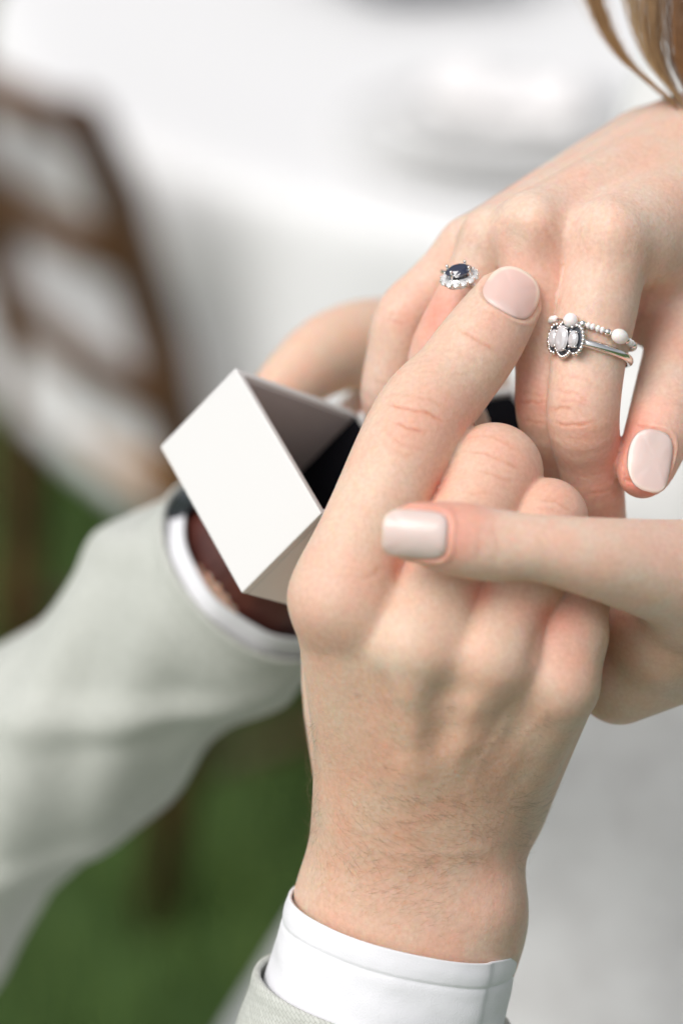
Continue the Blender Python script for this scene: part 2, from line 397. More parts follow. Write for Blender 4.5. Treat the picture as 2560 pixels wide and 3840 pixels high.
def seg_dist(p, poly):
    best = np.full(len(p), 1e9); tt = np.zeros(len(p)); L = len(poly) - 1
    for i in range(L):
        a, b = poly[i], poly[i + 1]; ba = b - a; h = np.clip((p - a) @ ba / (ba @ ba + 1e-9), 0, 1)
        d = np.linalg.norm(p - a - h[:, None] * ba, axis=1); m = d < best
        best[m] = d[m]; tt[m] = (i + h[m]) / L
    return best, tt
def build_hand(name, H, base_col, skin, parent, h=1.0, levels=1, tints=(), creases=(), nails=(), bumps=(), label=None):
    V, F = H.mesh(h); V, Nn, F = subdivide(H, V, F)
    col = np.tile(np.array(base_col, float), (len(V), 1)); disp = np.zeros(len(V))
    for (x, y, r, c, w) in tints:                       # flushed, pale or tanned patches of skin, plus shade painted into finger gaps and behind the box
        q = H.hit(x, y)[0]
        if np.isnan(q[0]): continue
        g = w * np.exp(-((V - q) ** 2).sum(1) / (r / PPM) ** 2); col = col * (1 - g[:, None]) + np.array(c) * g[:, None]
    for (x, y, r, amt) in bumps:
        q = H.hit(x, y)[0]
        if np.isnan(q[0]): continue
        disp += amt * np.exp(-((V - q) ** 2).sum(1) / (r / PPM) ** 2)
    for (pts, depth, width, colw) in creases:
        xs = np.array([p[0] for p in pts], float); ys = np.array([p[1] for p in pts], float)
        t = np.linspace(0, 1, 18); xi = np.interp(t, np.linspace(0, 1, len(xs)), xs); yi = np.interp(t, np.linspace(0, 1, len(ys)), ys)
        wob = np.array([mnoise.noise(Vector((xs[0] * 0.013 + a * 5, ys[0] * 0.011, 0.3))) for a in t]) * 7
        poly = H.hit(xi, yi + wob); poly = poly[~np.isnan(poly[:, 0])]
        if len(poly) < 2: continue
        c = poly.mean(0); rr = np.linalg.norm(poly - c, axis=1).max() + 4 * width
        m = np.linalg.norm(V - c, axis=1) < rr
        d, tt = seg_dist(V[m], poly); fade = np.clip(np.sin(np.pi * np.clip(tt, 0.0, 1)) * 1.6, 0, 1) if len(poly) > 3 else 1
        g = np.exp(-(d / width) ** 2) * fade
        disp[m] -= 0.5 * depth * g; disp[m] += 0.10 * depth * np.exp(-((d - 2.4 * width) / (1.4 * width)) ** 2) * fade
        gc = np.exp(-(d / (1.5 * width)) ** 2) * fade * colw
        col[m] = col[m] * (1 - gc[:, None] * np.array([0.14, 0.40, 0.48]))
    for nl in nails: nl.setup(H); disp += nl.fold(V); col = nl.flush(V, col)
    V = V + Nn * disp[:, None]
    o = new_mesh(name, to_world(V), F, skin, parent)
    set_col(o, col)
    if label: o['label'] = label
    for nl in nails: nl.build(o)
    return o

class Nail:
    """a finger nail laid on the fingertip: centre pixel, pixel direction to the free edge, size in mm"""
    def __init__(s, cx, cy, dx, dy, L, Wd, mat_, cols, normal=None, over=0.12, sq=3.2, lift=0.35, nu=22, nv=26):
        s.__dict__.update(locals())
    def setup(s, H):
        s.H = H; c = H.hit(s.cx, s.cy)[0]; n = H.grad(c[None], 0.6)[0]
        if s.normal is not None: n = unit(n * 0.2 + unit(s.normal) * 0.8)
        t = np.array([s.dx, -s.dy, 0.0]); t = unit(t - n * (t @ n)); s.c, s.n, s.t = c, n, t; s.s = np.cross(n, t)
    def uv(s, V):
        q = V - s.c; return (q @ s.s) / (s.Wd / 2), (q @ s.t) / (s.L / 2), q @ s.n
    def rr(s, u, v): return (np.abs(u) ** s.sq + np.abs(v) ** s.sq) ** (1 / s.sq)
    def fold(s, V):
        u, v, w = s.uv(V); r = s.rr(u, v); near = (np.abs(w) < 6)
        g = 0.34 * np.exp(-((r - 1.16) / 0.08) ** 2) * np.clip((0.75 - v) * 3, 0, 1)
        dip = -0.45 * (r < 1.0) * np.clip(v + 0.6, 0, 1) - 0.25 * np.exp(-((r - 1.0) / 0.05) ** 2)
        return np.where(near, g + dip, 0)
    def flush(s, V, col):
        u, v, w = s.uv(V); r = s.rr(u, v); g = 0.35 * np.exp(-((r - 1.02) / 0.07) ** 2) * (np.abs(w) < 5)
        return col * (1 - g[:, None] * np.array([0.12, 0.45, 0.5]))
    def build(s, parent):
        us = np.linspace(-1, 1, s.nu); vs = np.linspace(-1, 1, s.nv)
        U, Vv = np.meshgrid(us, vs, indexing='ij')
        # square grid -> superellipse outline
        ri = np.maximum(np.abs(U), np.abs(Vv)); rs_ = (np.abs(U) ** s.sq + np.abs(Vv) ** s.sq) ** (1 / s.sq) + 1e-9
        sx = U * ri / rs_; sy = Vv * ri / rs_
        sy = np.where(Vv > 0, sy * (1 + s.over), sy)
        base = s.c + sx[..., None] * s.s * s.Wd / 2 + sy[..., None] * s.t * s.L / 2
        hs = np.linspace(7, -9, 161)
        q = base[..., None, :] + hs[:, None] * s.n
        f = s.H.field(q.reshape(-1, 3)).reshape(q.shape[:-1]); k = (f < 0).argmax(-1)
        k = np.where((f < 0).any(-1), np.maximum(k, 1), 160)
        f0 = np.take_along_axis(f, (k - 1)[..., None], -1)[..., 0]; f1 = np.take_along_axis(f, k[..., None], -1)[..., 0]
        hgt = hs[k - 1] + (hs[1] - hs[0]) * f0 / (f0 - f1 + 1e-9)
        cen_ = hgt[s.nu // 2, s.nv // 2]; hgt = np.clip(hgt, cen_ - 0.34 * s.Wd * np.abs(sx) ** 1.8 - 1.0 - 0.1 * s.L * np.clip(sy, 0, 1), cen_ + 1.5)
        # a nail is stiff: a smooth transverse arch carried straight along its length
        iv0, iv1 = int(s.nv * 0.22), int(s.nv * 0.55)
        arch = hgt[:, iv0:iv1].mean(1); arch = np.minimum(arch, arch.max()); p2 = np.polyfit(us, arch, 4); arch = np.polyval(p2, us)
        mid = hgt[s.nu // 2]; p1 = np.polyfit(vs[iv0:iv1 + 4], mid[iv0:iv1 + 4], 1)
        lon = np.polyval(p1, vs) - np.polyval(p1, vs[iv0:iv1]).mean() - 0.22 * np.clip(vs, 0, 1) ** 2 * s.L / 12
        hh = np.interp(sx.ravel(), us, arch).reshape(sx.shape) + np.interp(sy.ravel(), vs, lon).reshape(sx.shape)
        hh = np.where(Vv < 0.1, 0.6 * hh + 0.4 * hgt, hh)
        edge = np.maximum(np.abs(U) ** 10 * np.clip(1.6 - 1.6 * Vv, 0, 1), np.clip(-Vv, 0, 1) ** 10)
        top = np.where(sy < 0.35, np.maximum(hh, np.minimum(hgt, hh + 0.5) - 0.05), hh)
        for _ in range(5):
            pad = np.pad(top, 1, mode='edge'); top = (pad[:-2, 1:-1] + pad[2:, 1:-1] + pad[1:-1, :-2] + pad[1:-1, 2:] + 2 * top) / 6
        top = top + s.lift - edge * (s.lift + 0.2)
        topP = base + top[..., None] * s.n; botP = base + (top - 0.42)[..., None] * s.n
        n0 = s.nu * s.nv; ID = np.arange(n0).reshape(s.nu, s.nv)
        F = np.stack([ID[:-1, :-1], ID[1:, :-1], ID[1:, 1:], ID[:-1, 1:]], -1).reshape(-1, 4)
        Fb = F[:, ::-1] + n0
        rim = np.concatenate([ID[:, 0], ID[-1, 1:], ID[-2::-1, -1], ID[0, -2:0:-1]]); nx = np.roll(rim, -1)
        Fr = np.stack([rim, rim + n0, nx + n0, nx], 1)
        Vt = np.concatenate([topP.reshape(-1, 3), botP.reshape(-1, 3)])
        o = new_mesh('fingernail', to_world(Vt), np.concatenate([F, Fb, Fr]), s.mat_, parent)
        bed, free, lun = [np.array(c) for c in s.cols]
        wfree = np.clip((ri - s.freeline) * 11, 0, 1) * np.clip((sy + 0.05) * 4, 0, 1); wl = np.clip((-sy - 0.62 - 0.25 * U ** 2) * 6, 0, 1)
        c = bed * (1 - wfree[..., None]) + free * wfree[..., None]; c = c * (1 - wl[..., None]) + lun * wl[..., None]
        c = c.reshape(-1, 3); set_col(o, np.concatenate([c, c]))
    freeline = 0.8

MAN = (0.775, 0.59, 0.47); WOM = (0.79, 0.605, 0.50)
RED = (0.80, 0.33, 0.25); PINK = (0.81, 0.48, 0.40); PALE = (0.84, 0.70, 0.575); TAN = (0.63, 0.435, 0.315)

# ================================================================== the setting
def grid_mesh(nx, ny, fn):
    V = [fn(i / (nx - 1), j / (ny - 1)) for i in range(nx) for j in range(ny)]
    ID = np.arange(nx * ny).reshape(nx, ny)
    return np.array(V), np.stack([ID[:-1, :-1], ID[1:, :-1], ID[1:, 1:], ID[:-1, 1:]], -1).reshape(-1, 4)
gv, gf = grid_mesh(60, 60, lambda a, b: (120 * (a - 0.5) * abs(a - 0.5) * 2, 2 + 120 * (b - 0.5) * abs(b - 0.5) * 2, 0.012 * mnoise.noise(Vector((a * 40, b * 40, 0)))))
tag(new_mesh('ground', gv, gf, M['ground']), kind='structure')
# lawn blades round the table and chair
n = 42000
bx = rng.uniform(-1.7, 2.2, n); by = rng.uniform(1.0, 5.5, n); bh = rng.uniform(0.03, 0.075, n); ba = rng.uniform(0, 6.28, n); ln = rng.uniform(0, 0.03, n)
c, s_ = np.cos(ba), np.sin(ba); wd = 0.0035
p0 = np.stack([bx - c * wd, by - s_ * wd, np.full(n, -0.012)], 1); p1 = np.stack([bx + c * wd, by + s_ * wd, np.full(n, -0.012)], 1)
p2 = np.stack([bx + c * wd * 0.7 - s_ * ln * 0.4, by + s_ * wd * 0.7 + c * ln * 0.4, bh * 0.6], 1); p3 = np.stack([bx - c * wd * 0.7 - s_ * ln * 0.4, by - s_ * wd * 0.7 + c * ln * 0.4, bh * 0.6], 1)
p4 = np.stack([bx - s_ * ln, by + c * ln, bh], 1); p5 = p4 + 1e-4
gV = np.stack([p0, p1, p2, p3, p4, p5], 1).reshape(-1, 3); o6 = np.arange(n)[:, None] * 6
gF = np.concatenate([o6 + np.array([0, 1, 2, 3]), o6 + np.array([3, 2, 5, 4])])
tag(new_mesh('lawn_grass', gV, gF, M['grass']), 'short green lawn grass under the table and chair', 'grass', kind='stuff')

# ------------------------------------------------------------------ round table, cloth and what stands on it
TC = np.array([0.385, 2.70]); TR = 0.745; TZ = 0.745
tb = thing('dining_table', (TC[0], TC[1], 0), 'round dining table standing under the white cloth', 'table')
def disc(c, r, z0, z1, n=64):
    V = [(c[0] + r * math.cos(2 * math.pi * k / n), c[1] + r * math.sin(2 * math.pi * k / n), z) for z in (z0, z1) for k in range(n)]
    return V, [tuple(range(n - 1, -1, -1)), tuple(range(n, 2 * n))] + [(k, (k + 1) % n, n + (k + 1) % n, n + k) for k in range(n)]
bevel(new_mesh('tabletop', *disc(TC, TR - 0.012, TZ - 0.032, TZ - 0.006), M['wood'], tb, smooth=False), 0.004)
for k in range(4):
    a = rad(45 + 90 * k); q = np.array([TC[0] + 0.5 * math.cos(a), TC[1] + 0.5 * math.sin(a), 0])
    new_mesh('leg', *tube_mesh([q + (0, 0, 0.0), q + (0, 0, 0.35), q + (0, 0, TZ - 0.034)], [0.022, 0.026, 0.034], 10), M['wood'], tb)
# cloth: flat top, soft edge, hanging folds
rings = [(r, 0) for r in np.linspace(0.0, TR - 0.02, 14)] + [(TR - 0.008, 1), (TR + 0.002, 2), (TR + 0.008, 3)] + [(None, t) for t in np.linspace(0.03, 1, 22)]
NTH = 220; cv = []
for r, t in rings:
    for k in range(NTH):
        a = 2 * math.pi * k / NTH
        fold = math.sin(a * 17 + 1.3 * math.sin(a * 3)) * 0.6 + math.sin(a * 29 + 0.7) * 0.25 + 0.5 * math.sin(a * 7 + 2)
        if r is not None:
            z = TZ + (0.0006 * mnoise.noise(Vector((math.cos(a) * r * 6, math.sin(a) * r * 6, 1))) if t == 0 else (-0.002, -0.007, -0.016)[t - 1]); rr = r
        else:
            z = TZ - 0.016 - t * 0.33; rr = TR + 0.010 + 0.03 * t ** 0.8 + fold * 0.018 * min(1, t * 1.8)
        cv.append((TC[0] + rr * math.cos(a), TC[1] + rr * math.sin(a), z))
ID = np.arange(len(rings) * NTH).reshape(len(rings), NTH); J = np.roll(ID, -1, 1)
cf = np.stack([ID[:-1], J[:-1], J[1:], ID[1:]], -1).reshape(-1, 4)
cf = cf[:, ::-1][:, ::-1]
tc_o = new_mesh('tablecloth', np.array(cv), cf, M['tablecloth'], base=np.array([TC[0], TC[1], TZ]))
sl = tc_o.modifiers.new('thick', 'SOLIDIFY'); sl.thickness = 0.001; sl.offset = 1
tag(tc_o, 'white cloth draped over the round table with soft hanging folds', 'tablecloth')

def lathe(c, prof, n=72, wob=0):
    V = []; F = []
    for r, z in prof:
        for k in range(n):
            a = 2 * math.pi * k / n; V.append((c[0] + r * math.cos(a), c[1] + r * math.sin(a), c[2] + z))
    for i in range(len(prof) - 1):
        for k in range(n): F.append((i * n + k, i * n + (k + 1) % n, (i + 1) * n + (k + 1) % n, (i + 1) * n + k))
    F.append(tuple(range(n - 1, -1, -1))); F.append(tuple((len(prof) - 1) * n + k for k in range(n)))
    return V, F
pc = W(1890, 500, TZ + 0.012); zt = TZ + 0.0012
plate_prof = [(0.085, 0), (0.09, 0.0), (0.115, 0.007), (0.142, 0.012), (0.1445, 0.013), (0.143, 0.0145), (0.115, 0.010), (0.092, 0.0055), (0.05, 0.004), (0.002, 0.004)]
tag(new_mesh('plate', *lathe((pc[0], pc[1], zt), plate_prof), M['china'], base=np.array([pc[0], pc[1], zt])), 'large white dinner plate on the white tablecloth under a smaller plate', 'plate')
sp_prof = [(r * 0.74, z * 0.9) for r, z in plate_prof]
z2 = zt + 0.0115
tag(new_mesh('plate', *lathe((pc[0] + 0.004, pc[1] + 0.006, z2), sp_prof), M['china'], base=np.array([pc[0], pc[1], z2])), 'smaller white plate stacked on the large dinner plate', 'plate')
# napkin: a soft folded fan on the plate, and a second place setting plate beyond
def napkin_fn(a, b):
    x = (a - 0.5) * 0.15; y = (b - 0.5) * 0.075; an = rad(-24)
    h = 0.006 + 0.026 * (1 - (2 * b - 1) ** 2) * (0.75 + 0.25 * math.sin(a * 9)) + 0.004 * math.sin(a * 21 + b * 3)
    h *= min(1, 12 * min(a, 1 - a) + 0.15)
    return (pc[0] + 0.008 + x * math.cos(an) - y * math.sin(an), pc[1] + 0.03 + x * math.sin(an) + y * math.cos(an), z2 + 0.014 + h)
nv_, nf_ = grid_mesh(40, 22, napkin_fn)
nk = new_mesh('napkin', nv_, nf_, M['napkin'], base=np.array([pc[0], pc[1], z2 + 0.014])); sk = nk.modifiers.new('t', 'SOLIDIFY'); sk.thickness = 0.006; sk.offset = -1
tag(nk, 'white linen napkin folded in a soft roll on the plates', 'napkin')
# flower bowl at the top edge of the view
fc = W(1540, -60, TZ); fb = thing('flower_bowl', (fc[0], fc[1], zt), 'slate blue bowl of pink flowers standing on the white tablecloth', 'flower bowl')
new_mesh('bowl', *lathe((fc[0], fc[1], zt), [(0.05, 0), (0.055, 0.0), (0.085, 0.022), (0.10, 0.05), (0.103, 0.07), (0.099, 0.071), (0.094, 0.05), (0.06, 0.02), (0.002, 0.016)]), M['slate'], fb)
for k in range(11):
    a = 2.4 * k; r = 0.03 + 0.066 * math.sqrt(k / 11); c0 = np.array([fc[0] + r * math.cos(a), fc[1] + r * math.sin(a), zt + 0.085 + 0.02 * math.cos(k)])
    parts = []
    for j in range(9):
        t = 2.399 * j; e = 0.35 + 0.06 * j
        d = unit([math.cos(t) * e, math.sin(t) * e, 1.0 - 0.07 * j]); parts.append(sphere_mesh(c0 + d * 0.012, (0.013, 0.013, 0.005), 8, 5, [unit(np.cross(d, (0, 0.1, 1))), unit(np.cross(d, np.cross(d, (0, 0.1, 1)))), d]))
    new_mesh('flower', *merge(parts), M['petal'], fb)
for k in range(14):
    a = 0.45 * k + 0.2; L_ = 0.06 + 0.02 * math.sin(k * 3)
    b0 = np.array([fc[0] + 0.085 * math.cos(a), fc[1] + 0.085 * math.sin(a), zt + 0.074]); dr = np.array([math.cos(a), math.sin(a), 0.25]); sd = np.array([-math.sin(a), math.cos(a), 0])
    V = []
    for i in range(7):
        t = i / 6; w_ = 0.014 * math.sin(math.pi * min(1, t * 0.93 + 0.05)); q = b0 + dr * L_ * t - np.array([0, 0, 0.03]) * t * t
        V += [q - sd * w_ + (0, 0, 0.004), q, q + sd * w_ + (0, 0, 0.004)]
    Fq = [(3 * i + j, 3 * i + j + 1, 3 * i + j + 4, 3 * i + j + 3) for i in range(6) for j in range(2)]
    new_mesh('leaf', V, Fq, M['leaf'], fb)

# ------------------------------------------------------------------ wooden chair in front of the table
fw = unit([0.85, 0.53, 0]); sd = np.array([-fw[1], fw[0], 0]); up = np.array([0, 0, 1.0])
rp = np.array([-0.135, 2.085, 0.0]); CW = 0.34; CD = 0.40           # foot of the right rear post
ch = thing('wooden_chair', tuple(rp + sd * CW / 2 + fw * CD / 2), 'brown wooden chair with curved back rails and tan seat facing the round table', 'chair')
def post(s0, name):
    b = rp + sd * s0
    pts = [b - fw * 0.05, b + up * 0.25 - fw * 0.01, b + up * 0.45, b + up * 0.60 - fw * 0.022, b + up * 0.755 - fw * 0.06, b + up * 0.83 - fw * 0.088, b + up * 0.845 - fw * 0.094]
    return new_mesh(name, *tube_mesh(pts, [(0.019, 0.017), (0.023, 0.02), (0.025, 0.023), (0.024, 0.022), (0.023, 0.021), (0.02, 0.018), (0.009, 0.008)], 12, ref=fw), M['wood'], ch)
post(0, 'rear_post'); post(CW, 'rear_post')
for s0 in (0.01, CW - 0.01):
    b = rp + sd * s0 + fw * CD
    new_mesh('front_leg', *tube_mesh([b, b + up * 0.2, b + up * 0.43], [0.013, 0.016, 0.019], 12), M['wood'], ch)
def rail(z, back, bow, ra, rb, name):
    pts = [rp + sd * (CW * t) + up * z - fw * (back + bow * math.sin(math.pi * t)) for t in np.linspace(0, 1, 11)]
    new_mesh(name, *tube_mesh(pts, [(ra, rb)] * 11, 12, ref=up), M['wood'], ch)
rail(0.818, 0.084, 0.03, 0.021, 0.012, 'top_rail'); rail(0.69, 0.042, 0.03, 0.024, 0.011, 'back_rail'); rail(0.55, 0.018, 0.025, 0.02, 0.011, 'back_rail')
for z, s0 in ((0.17, 0), (0.17, CW)):
    b = rp + sd * s0 + up * z; new_mesh('stretcher', *tube_mesh([b - fw * 0.02, b + fw * CD], 0.010, 10), M['wood'], ch)
seat_v = []; seat_f = []
prof = [(-0.02, 0.005), (-0.02, 0.03), (-0.005, 0.042), (0.03, 0.046)]
outline = []
for k in range(40):
    a = 2 * math.pi * k / 40; ex = 0.30
    cx = abs(math.cos(a)) ** ex * math.copysign(1, math.cos(a)); cy = abs(math.sin(a)) ** ex * math.copysign(1, math.sin(a)); outline.append((cx, cy))
sc0 = rp + sd * CW / 2 + fw * (CD / 2 + 0.005) + up * 0.425
for ins, z in ((0.0, 0.0), (-0.004, 0.012), (0.0, 0.026), (0.012, 0.034), (0.05, 0.034), (0.13, 0.03)):
    for cx, cy in outline: seat_v.append(sc0 + fw * cx * (CD / 2 + 0.015 - ins) + sd * cy * (CW / 2 + 0.0 - ins) * (1.0 + 0.06 * cx) + up * z)
for i in range(5):
    for k in range(40): seat_f.append((i * 40 + k, i * 40 + (k + 1) % 40, (i + 1) * 40 + (k + 1) % 40, (i + 1) * 40 + k))
seat_f += [tuple(range(39, -1, -1)), tuple(200 + k for k in range(40))]
new_mesh('seat', seat_v, seat_f, M['seat'], ch)

# ================================================================== the ring box
PXB = PPM * 600 / 640
v1 = unit([270, 270, 150]); v2 = unit([310, -520, 379]); v3 = unit(np.cross(v2, v1))
if v3[0] < 0: v3 = -v3
v2 = unit(v2 - v1 * (v2 @ v1)); v3 = np.cross(v2, v1) if np.cross(v2, v1)[0] > 0 else np.cross(v1, v2)
A0 = P(600, 1675, -44); L1, L2, L3 = 28.5, 48.0, 48.0; TH = 2.2
bx_o = thing('ring_box', tuple(to_world(A0)), 'open white ring box with black lining held in front of the table', 'box')
def slab(name, o, a, b, c, m, parent, bev=0.5):
    V = [to_world(o + a * i + b * j + c * k) for i in (0, 1) for j in (0, 1) for k in (0, 1)]
    F = [(0, 1, 3, 2), (4, 6, 7, 5), (0, 4, 5, 1), (2, 3, 7, 6), (0, 2, 6, 4), (1, 5, 7, 3)]
    ob = new_mesh(name, V, F, m, parent, smooth=False)
    bm = bmesh.new(); bm.from_mesh(ob.data); bmesh.ops.recalc_face_normals(bm, faces=bm.faces)
    if bev: bmesh.ops.bevel(bm, geom=list(bm.edges), offset=bev / 1000, segments=2, affect='EDGES', profile=0.6)
    bm.to_mesh(ob.data); bm.free(); return ob
slab('side_wall', A0, v1 * L1, v2 * L2, v3 * TH, M['box_white'], bx_o)
slab('side_wall', A0 + v3 * (L3 - TH), v1 * (L1 - 0.5), v2 * L2, v3 * TH, M['box_white'], bx_o)
slab('side_wall', A0 + v3 * TH + v2 * 0.02, v1 * (L1 - 0.03), v2 * TH, v3 * (L3 - 2 * TH), M['box_white'], bx_o)
slab('side_wall', A0 + v3 * TH + v2 * (L2 - TH - 0.02), v1 * (L1 - 0.03), v2 * TH, v3 * (L3 - 2 * TH), M['box_white'], bx_o)
slab('base', A0 + v3 * TH + v2 * TH, v1 * TH, v2 * (L2 - 2 * TH), v3 * (L3 - 2 * TH), M['box_white'], bx_o)
for li_, (o_, b_, c_) in enumerate(((A0 + v3 * (TH + .01) + v2 * TH, v2 * (L2 - 2 * TH), v3 * 0.4), (A0 + v3 * (L3 - TH - 0.41) + v2 * TH, v2 * (L2 - 2 * TH), v3 * 0.4),
                     (A0 + v3 * TH + v2 * (TH + .01), v2 * 0.4, v3 * (L3 - 2 * TH)), (A0 + v3 * TH + v2 * (L2 - TH - 0.41), v2 * 0.4, v3 * (L3 - 2 * TH)))):
    slab('liner', o_ + v1 * 3, v1 * (L1 - (3.2 if li_ == 1 else 4.0)), b_, c_, M['velvet' if li_ == 1 else 'box_liner'], bx_o, 0)
# padded black cushion with a ring slot
def cushion(a, b):
    x = (a - 0.5) * 2; y = (b - 0.5) * 2; e = max(abs(x), abs(y))
    hgt = 5.0 + 2.5 * (1 - abs(x) ** 3.5) * (1 - abs(y) ** 3.5) - 2.2 * math.exp(-(y / 0.09) ** 2) * (abs(x) < 0.7)
    return to_world(A0 + v2 * (TH + 0.6 + a * (L2 - 2 * TH - 1.2)) + v3 * (TH + 0.6 + b * (L3 - 2 * TH - 1.2)) + v1 * hgt)
cv_, cf_ = grid_mesh(40, 40, cushion); new_mesh('cushion', cv_, cf_, M['velvet'], bx_o)
# lid, hinged on the far wall and folded back
wl = unit(v1 * 0.5 + v3 * 0.86); nl_ = unit(v1 * 0.86 - v3 * 0.5); LH = 16.0
E0 = A0 + v1 * (L1 + 0.3) + v3 * (L3 + 0.6)
lid = slab('lid', E0 - nl_ * LH, nl_ * TH, v2 * L2, wl * L3, M['box_white'], bx_o)
for (o_, b_, c_) in ((E0 - nl_ * (LH - TH), v2 * L2, wl * TH), (E0 - nl_ * (LH - TH) + wl * (L3 - TH), v2 * L2, wl * TH),
                     (E0 - nl_ * (LH - TH) + wl * TH, v2 * TH, wl * (L3 - 2 * TH)), (E0 - nl_ * (LH - TH) + wl * TH + v2 * (L2 - TH), v2 * TH, wl * (L3 - 2 * TH))):
    slab('lid_wall', o_, nl_ * (LH - TH), b_, c_, M['box_white'], lid)
slab('lid_lining', E0 - nl_ * (LH - TH - .2) + wl * (TH + .1) + v2 * (TH + .1), nl_ * 12.6, v2 * (L2 - 2 * TH - .2), wl * (L3 - 2 * TH - .2), M['velvet'], lid, 1.0)

# ================================================================== people
man = thing('person', tuple(to_world(P(1500, 3500, -10)) * [1, 1, 0]), 'man in a pale sage jacket and white shirt sliding on a ring', 'person')
wom = thing('person', tuple(to_world(P(3100, 1900, -260)) * [1, 1, 0]), 'woman in a pale dress with long brown hair, wearing rings, nails painted pale pink', 'person')

# ---------- man's right hand
MR = Hand(); MR.kp = 13.0
MR.bone((1450, 3950, -30, 370), (1535, 3430, -16, 398)); MR.bone((1535, 3430, -16, 398), (1570, 3080, -8, 345))
MR.palm[-1] = MR.palm[-1][:4] + ((np.array([0, 0.1, 1.0]) / np.linalg.norm([0, 0.1, 1.0]), 0.8),)
MR.palm[-2] = MR.palm[-2][:4] + ((np.array([0, 0.1, 1.0]) / np.linalg.norm([0, 0.1, 1.0]), 0.8),)
IM, MM, RM, PM = (1290, 2250, 16, 178), (1560, 2420, 20, 165), (1835, 2470, 19, 152), (2085, 2570, 12, 145)
MR.bone(IM, (1420, 3020, -10, 205)); MR.bone(MM, (1530, 3040, -6, 215)); MR.bone(RM, (1650, 3050, -8, 205)); MR.bone(PM, (1780, 3020, -14, 190))
MR.bone((1300, 2350, -14, 165), (1450, 3050, -24, 210)); MR.bone((1700, 2500, -6, 190), (1700, 3000, -22, 220)); MR.bone((2070, 2560, -8, 165), (1850, 2980, -22, 190))
MR.ball((1800, 3400, -6, 110))
# thumb, mostly behind the fist
MR.finger([(1400, 3000, -28, 200), (1290, 2560, -30, 160), (1330, 2230, -32, 150), (1560, 1840, -34, 140), (1690, 1600, -34, 118)], 5, 9)
MR.finger([(1285, 2240, 18, 184), (1335, 2090, 15, 180), (1405, 1920, 11, 174), (1568, 1580, 3, 181), (1690, 1430, -2, 164), (1795, 1290, -5, 158), (1880, 1165, -8, 138), (1905, 1125, -9, 121)], 2, 11, blobs=[])
MR.finger([(1560, 2410, 20, 160), (1720, 2050, 14, 160), (1850, 1770, 2, 172), (1820, 1900, -22, 150), (1760, 2180, -22, 140)], 5, 9, spline=False)
MR.finger([(1835, 2460, 19, 150), (1960, 2170, 15, 146), (2050, 1945, 5, 140), (2030, 2080, -18, 135), (1960, 2280, -20, 130)], 5, 7.5, spline=False)
MR.finger([(2085, 2560, 14, 150), (2130, 2380, 12, 138), (2150, 2235, 6, 125), (2120, 2330, -14, 118), (2050, 2450, -16, 115)], 5, 6.5, spline=False)
PIPc = [([(1440, 1510), (1520, 1535), (1600, 1550), (1670, 1590)], 0.42, 0.32, 0.75), ([(1470, 1575), (1530, 1605), (1600, 1625)], 0.38, 0.3, 0.7),
        ([(1450, 1480), (1550, 1485), (1680, 1530)], 0.12, 0.35, 0.25), ([(1430, 1600), (1500, 1660), (1600, 1690)], 0.16, 0.35, 0.3), ([(1420, 1640), (1500, 1700), (1590, 1720)], 0.12, 0.35, 0.2),
        ([(1710, 1235), (1770, 1260), (1810, 1290), (1870, 1320)], 0.40, 0.34, 0.6), ([(1640, 1310), (1720, 1320), (1800, 1370)], 0.12, 0.4, 0.2), ([(1700, 1395), (1770, 1420)], 0.1, 0.4, 0.2)]
MIDc = [([(1740, 1690), (1820, 1700), (1900, 1735), (1960, 1770)], 0.3, 0.3, 0.5), ([(1790, 1760), (1870, 1790), (1930, 1800)], 0.25, 0.3, 0.5), ([(1740, 1640), (1840, 1635), (1950, 1690)], 0.2, 0.35, 0.3), ([(1750, 1850), (1850, 1850)], 0.12, 0.3, 0.2),
        ([(2010, 1870), (2080, 1880), (2150, 1920)], 0.22, 0.3, 0.4), ([(2010, 1900), (2090, 1915)], 0.15, 0.3, 0.3)]
MCPc = [([(1430, 2120), (1400, 2160), (1340, 2180)], 0.25, 0.6, 0.2), ([(1490, 2120), (1480, 2200)], 0.3, 0.7, 0.3), ([(1800, 2230), (1770, 2330), (1740, 2440)], 0.5, 1.6, 0.1), ([(2030, 2320), (2000, 2420), (1970, 2520)], 0.4, 1.6, 0.1),
        ([(1480, 2120), (1430, 2300), (1400, 2450)], 0.5, 2.0, 0.0),
        ([(1160, 2980), (1350, 3150), (1650, 3190), (1960, 3110)], 0.22, 1.6, 0.1), ([(1200, 3080), (1400, 3230), (1700, 3250)], 0.10, 0.9, 0.08), ([(1500, 3300), (1700, 3220), (1900, 3200)], 0.1, 0.9, 0.08)]
TEN = [([(1525, 2540), (1545, 2700), (1565, 2980)], -0.6, 2.6, 0), ([(1790, 2570), (1740, 2720), (1670, 2980)], -0.5, 2.4, 0), ([(1260, 2450), (1330, 2650), (1420, 2960)], -0.7, 2.8, 0), ([(2050, 2640), (1960, 2780), (1850, 2980)], -0.6, 2.4, 0),
       ([(1960, 2640), (1880, 2760), (1800, 2850), (1760, 2980)], -0.2, 1.1, 0), ([(1420, 2560), (1480, 2700), (1440, 2850)], -0.2, 1.1, 0), ([(1660, 2560), (1655, 2700), (1630, 2860)], 0.6, 3.0, 0), ([(1910, 2620), (1850, 2740), (1780, 2880)], 0.5, 2.6, 0), ([(1420, 2500), (1450, 2640), (1490, 2850)], 0.7, 3.0, 0)]
nailI = Nail(1922, 1092, 52, -90, 11.6, 12.8, M['nail_m'], ((0.76, 0.53, 0.48), (0.84, 0.70, 0.60), (0.78, 0.58, 0.54)), sq=2.6, over=0.10, lift=0.15, normal=np.array([0.10, 0.22, 0.97]))
nailI.freeline = 0.84
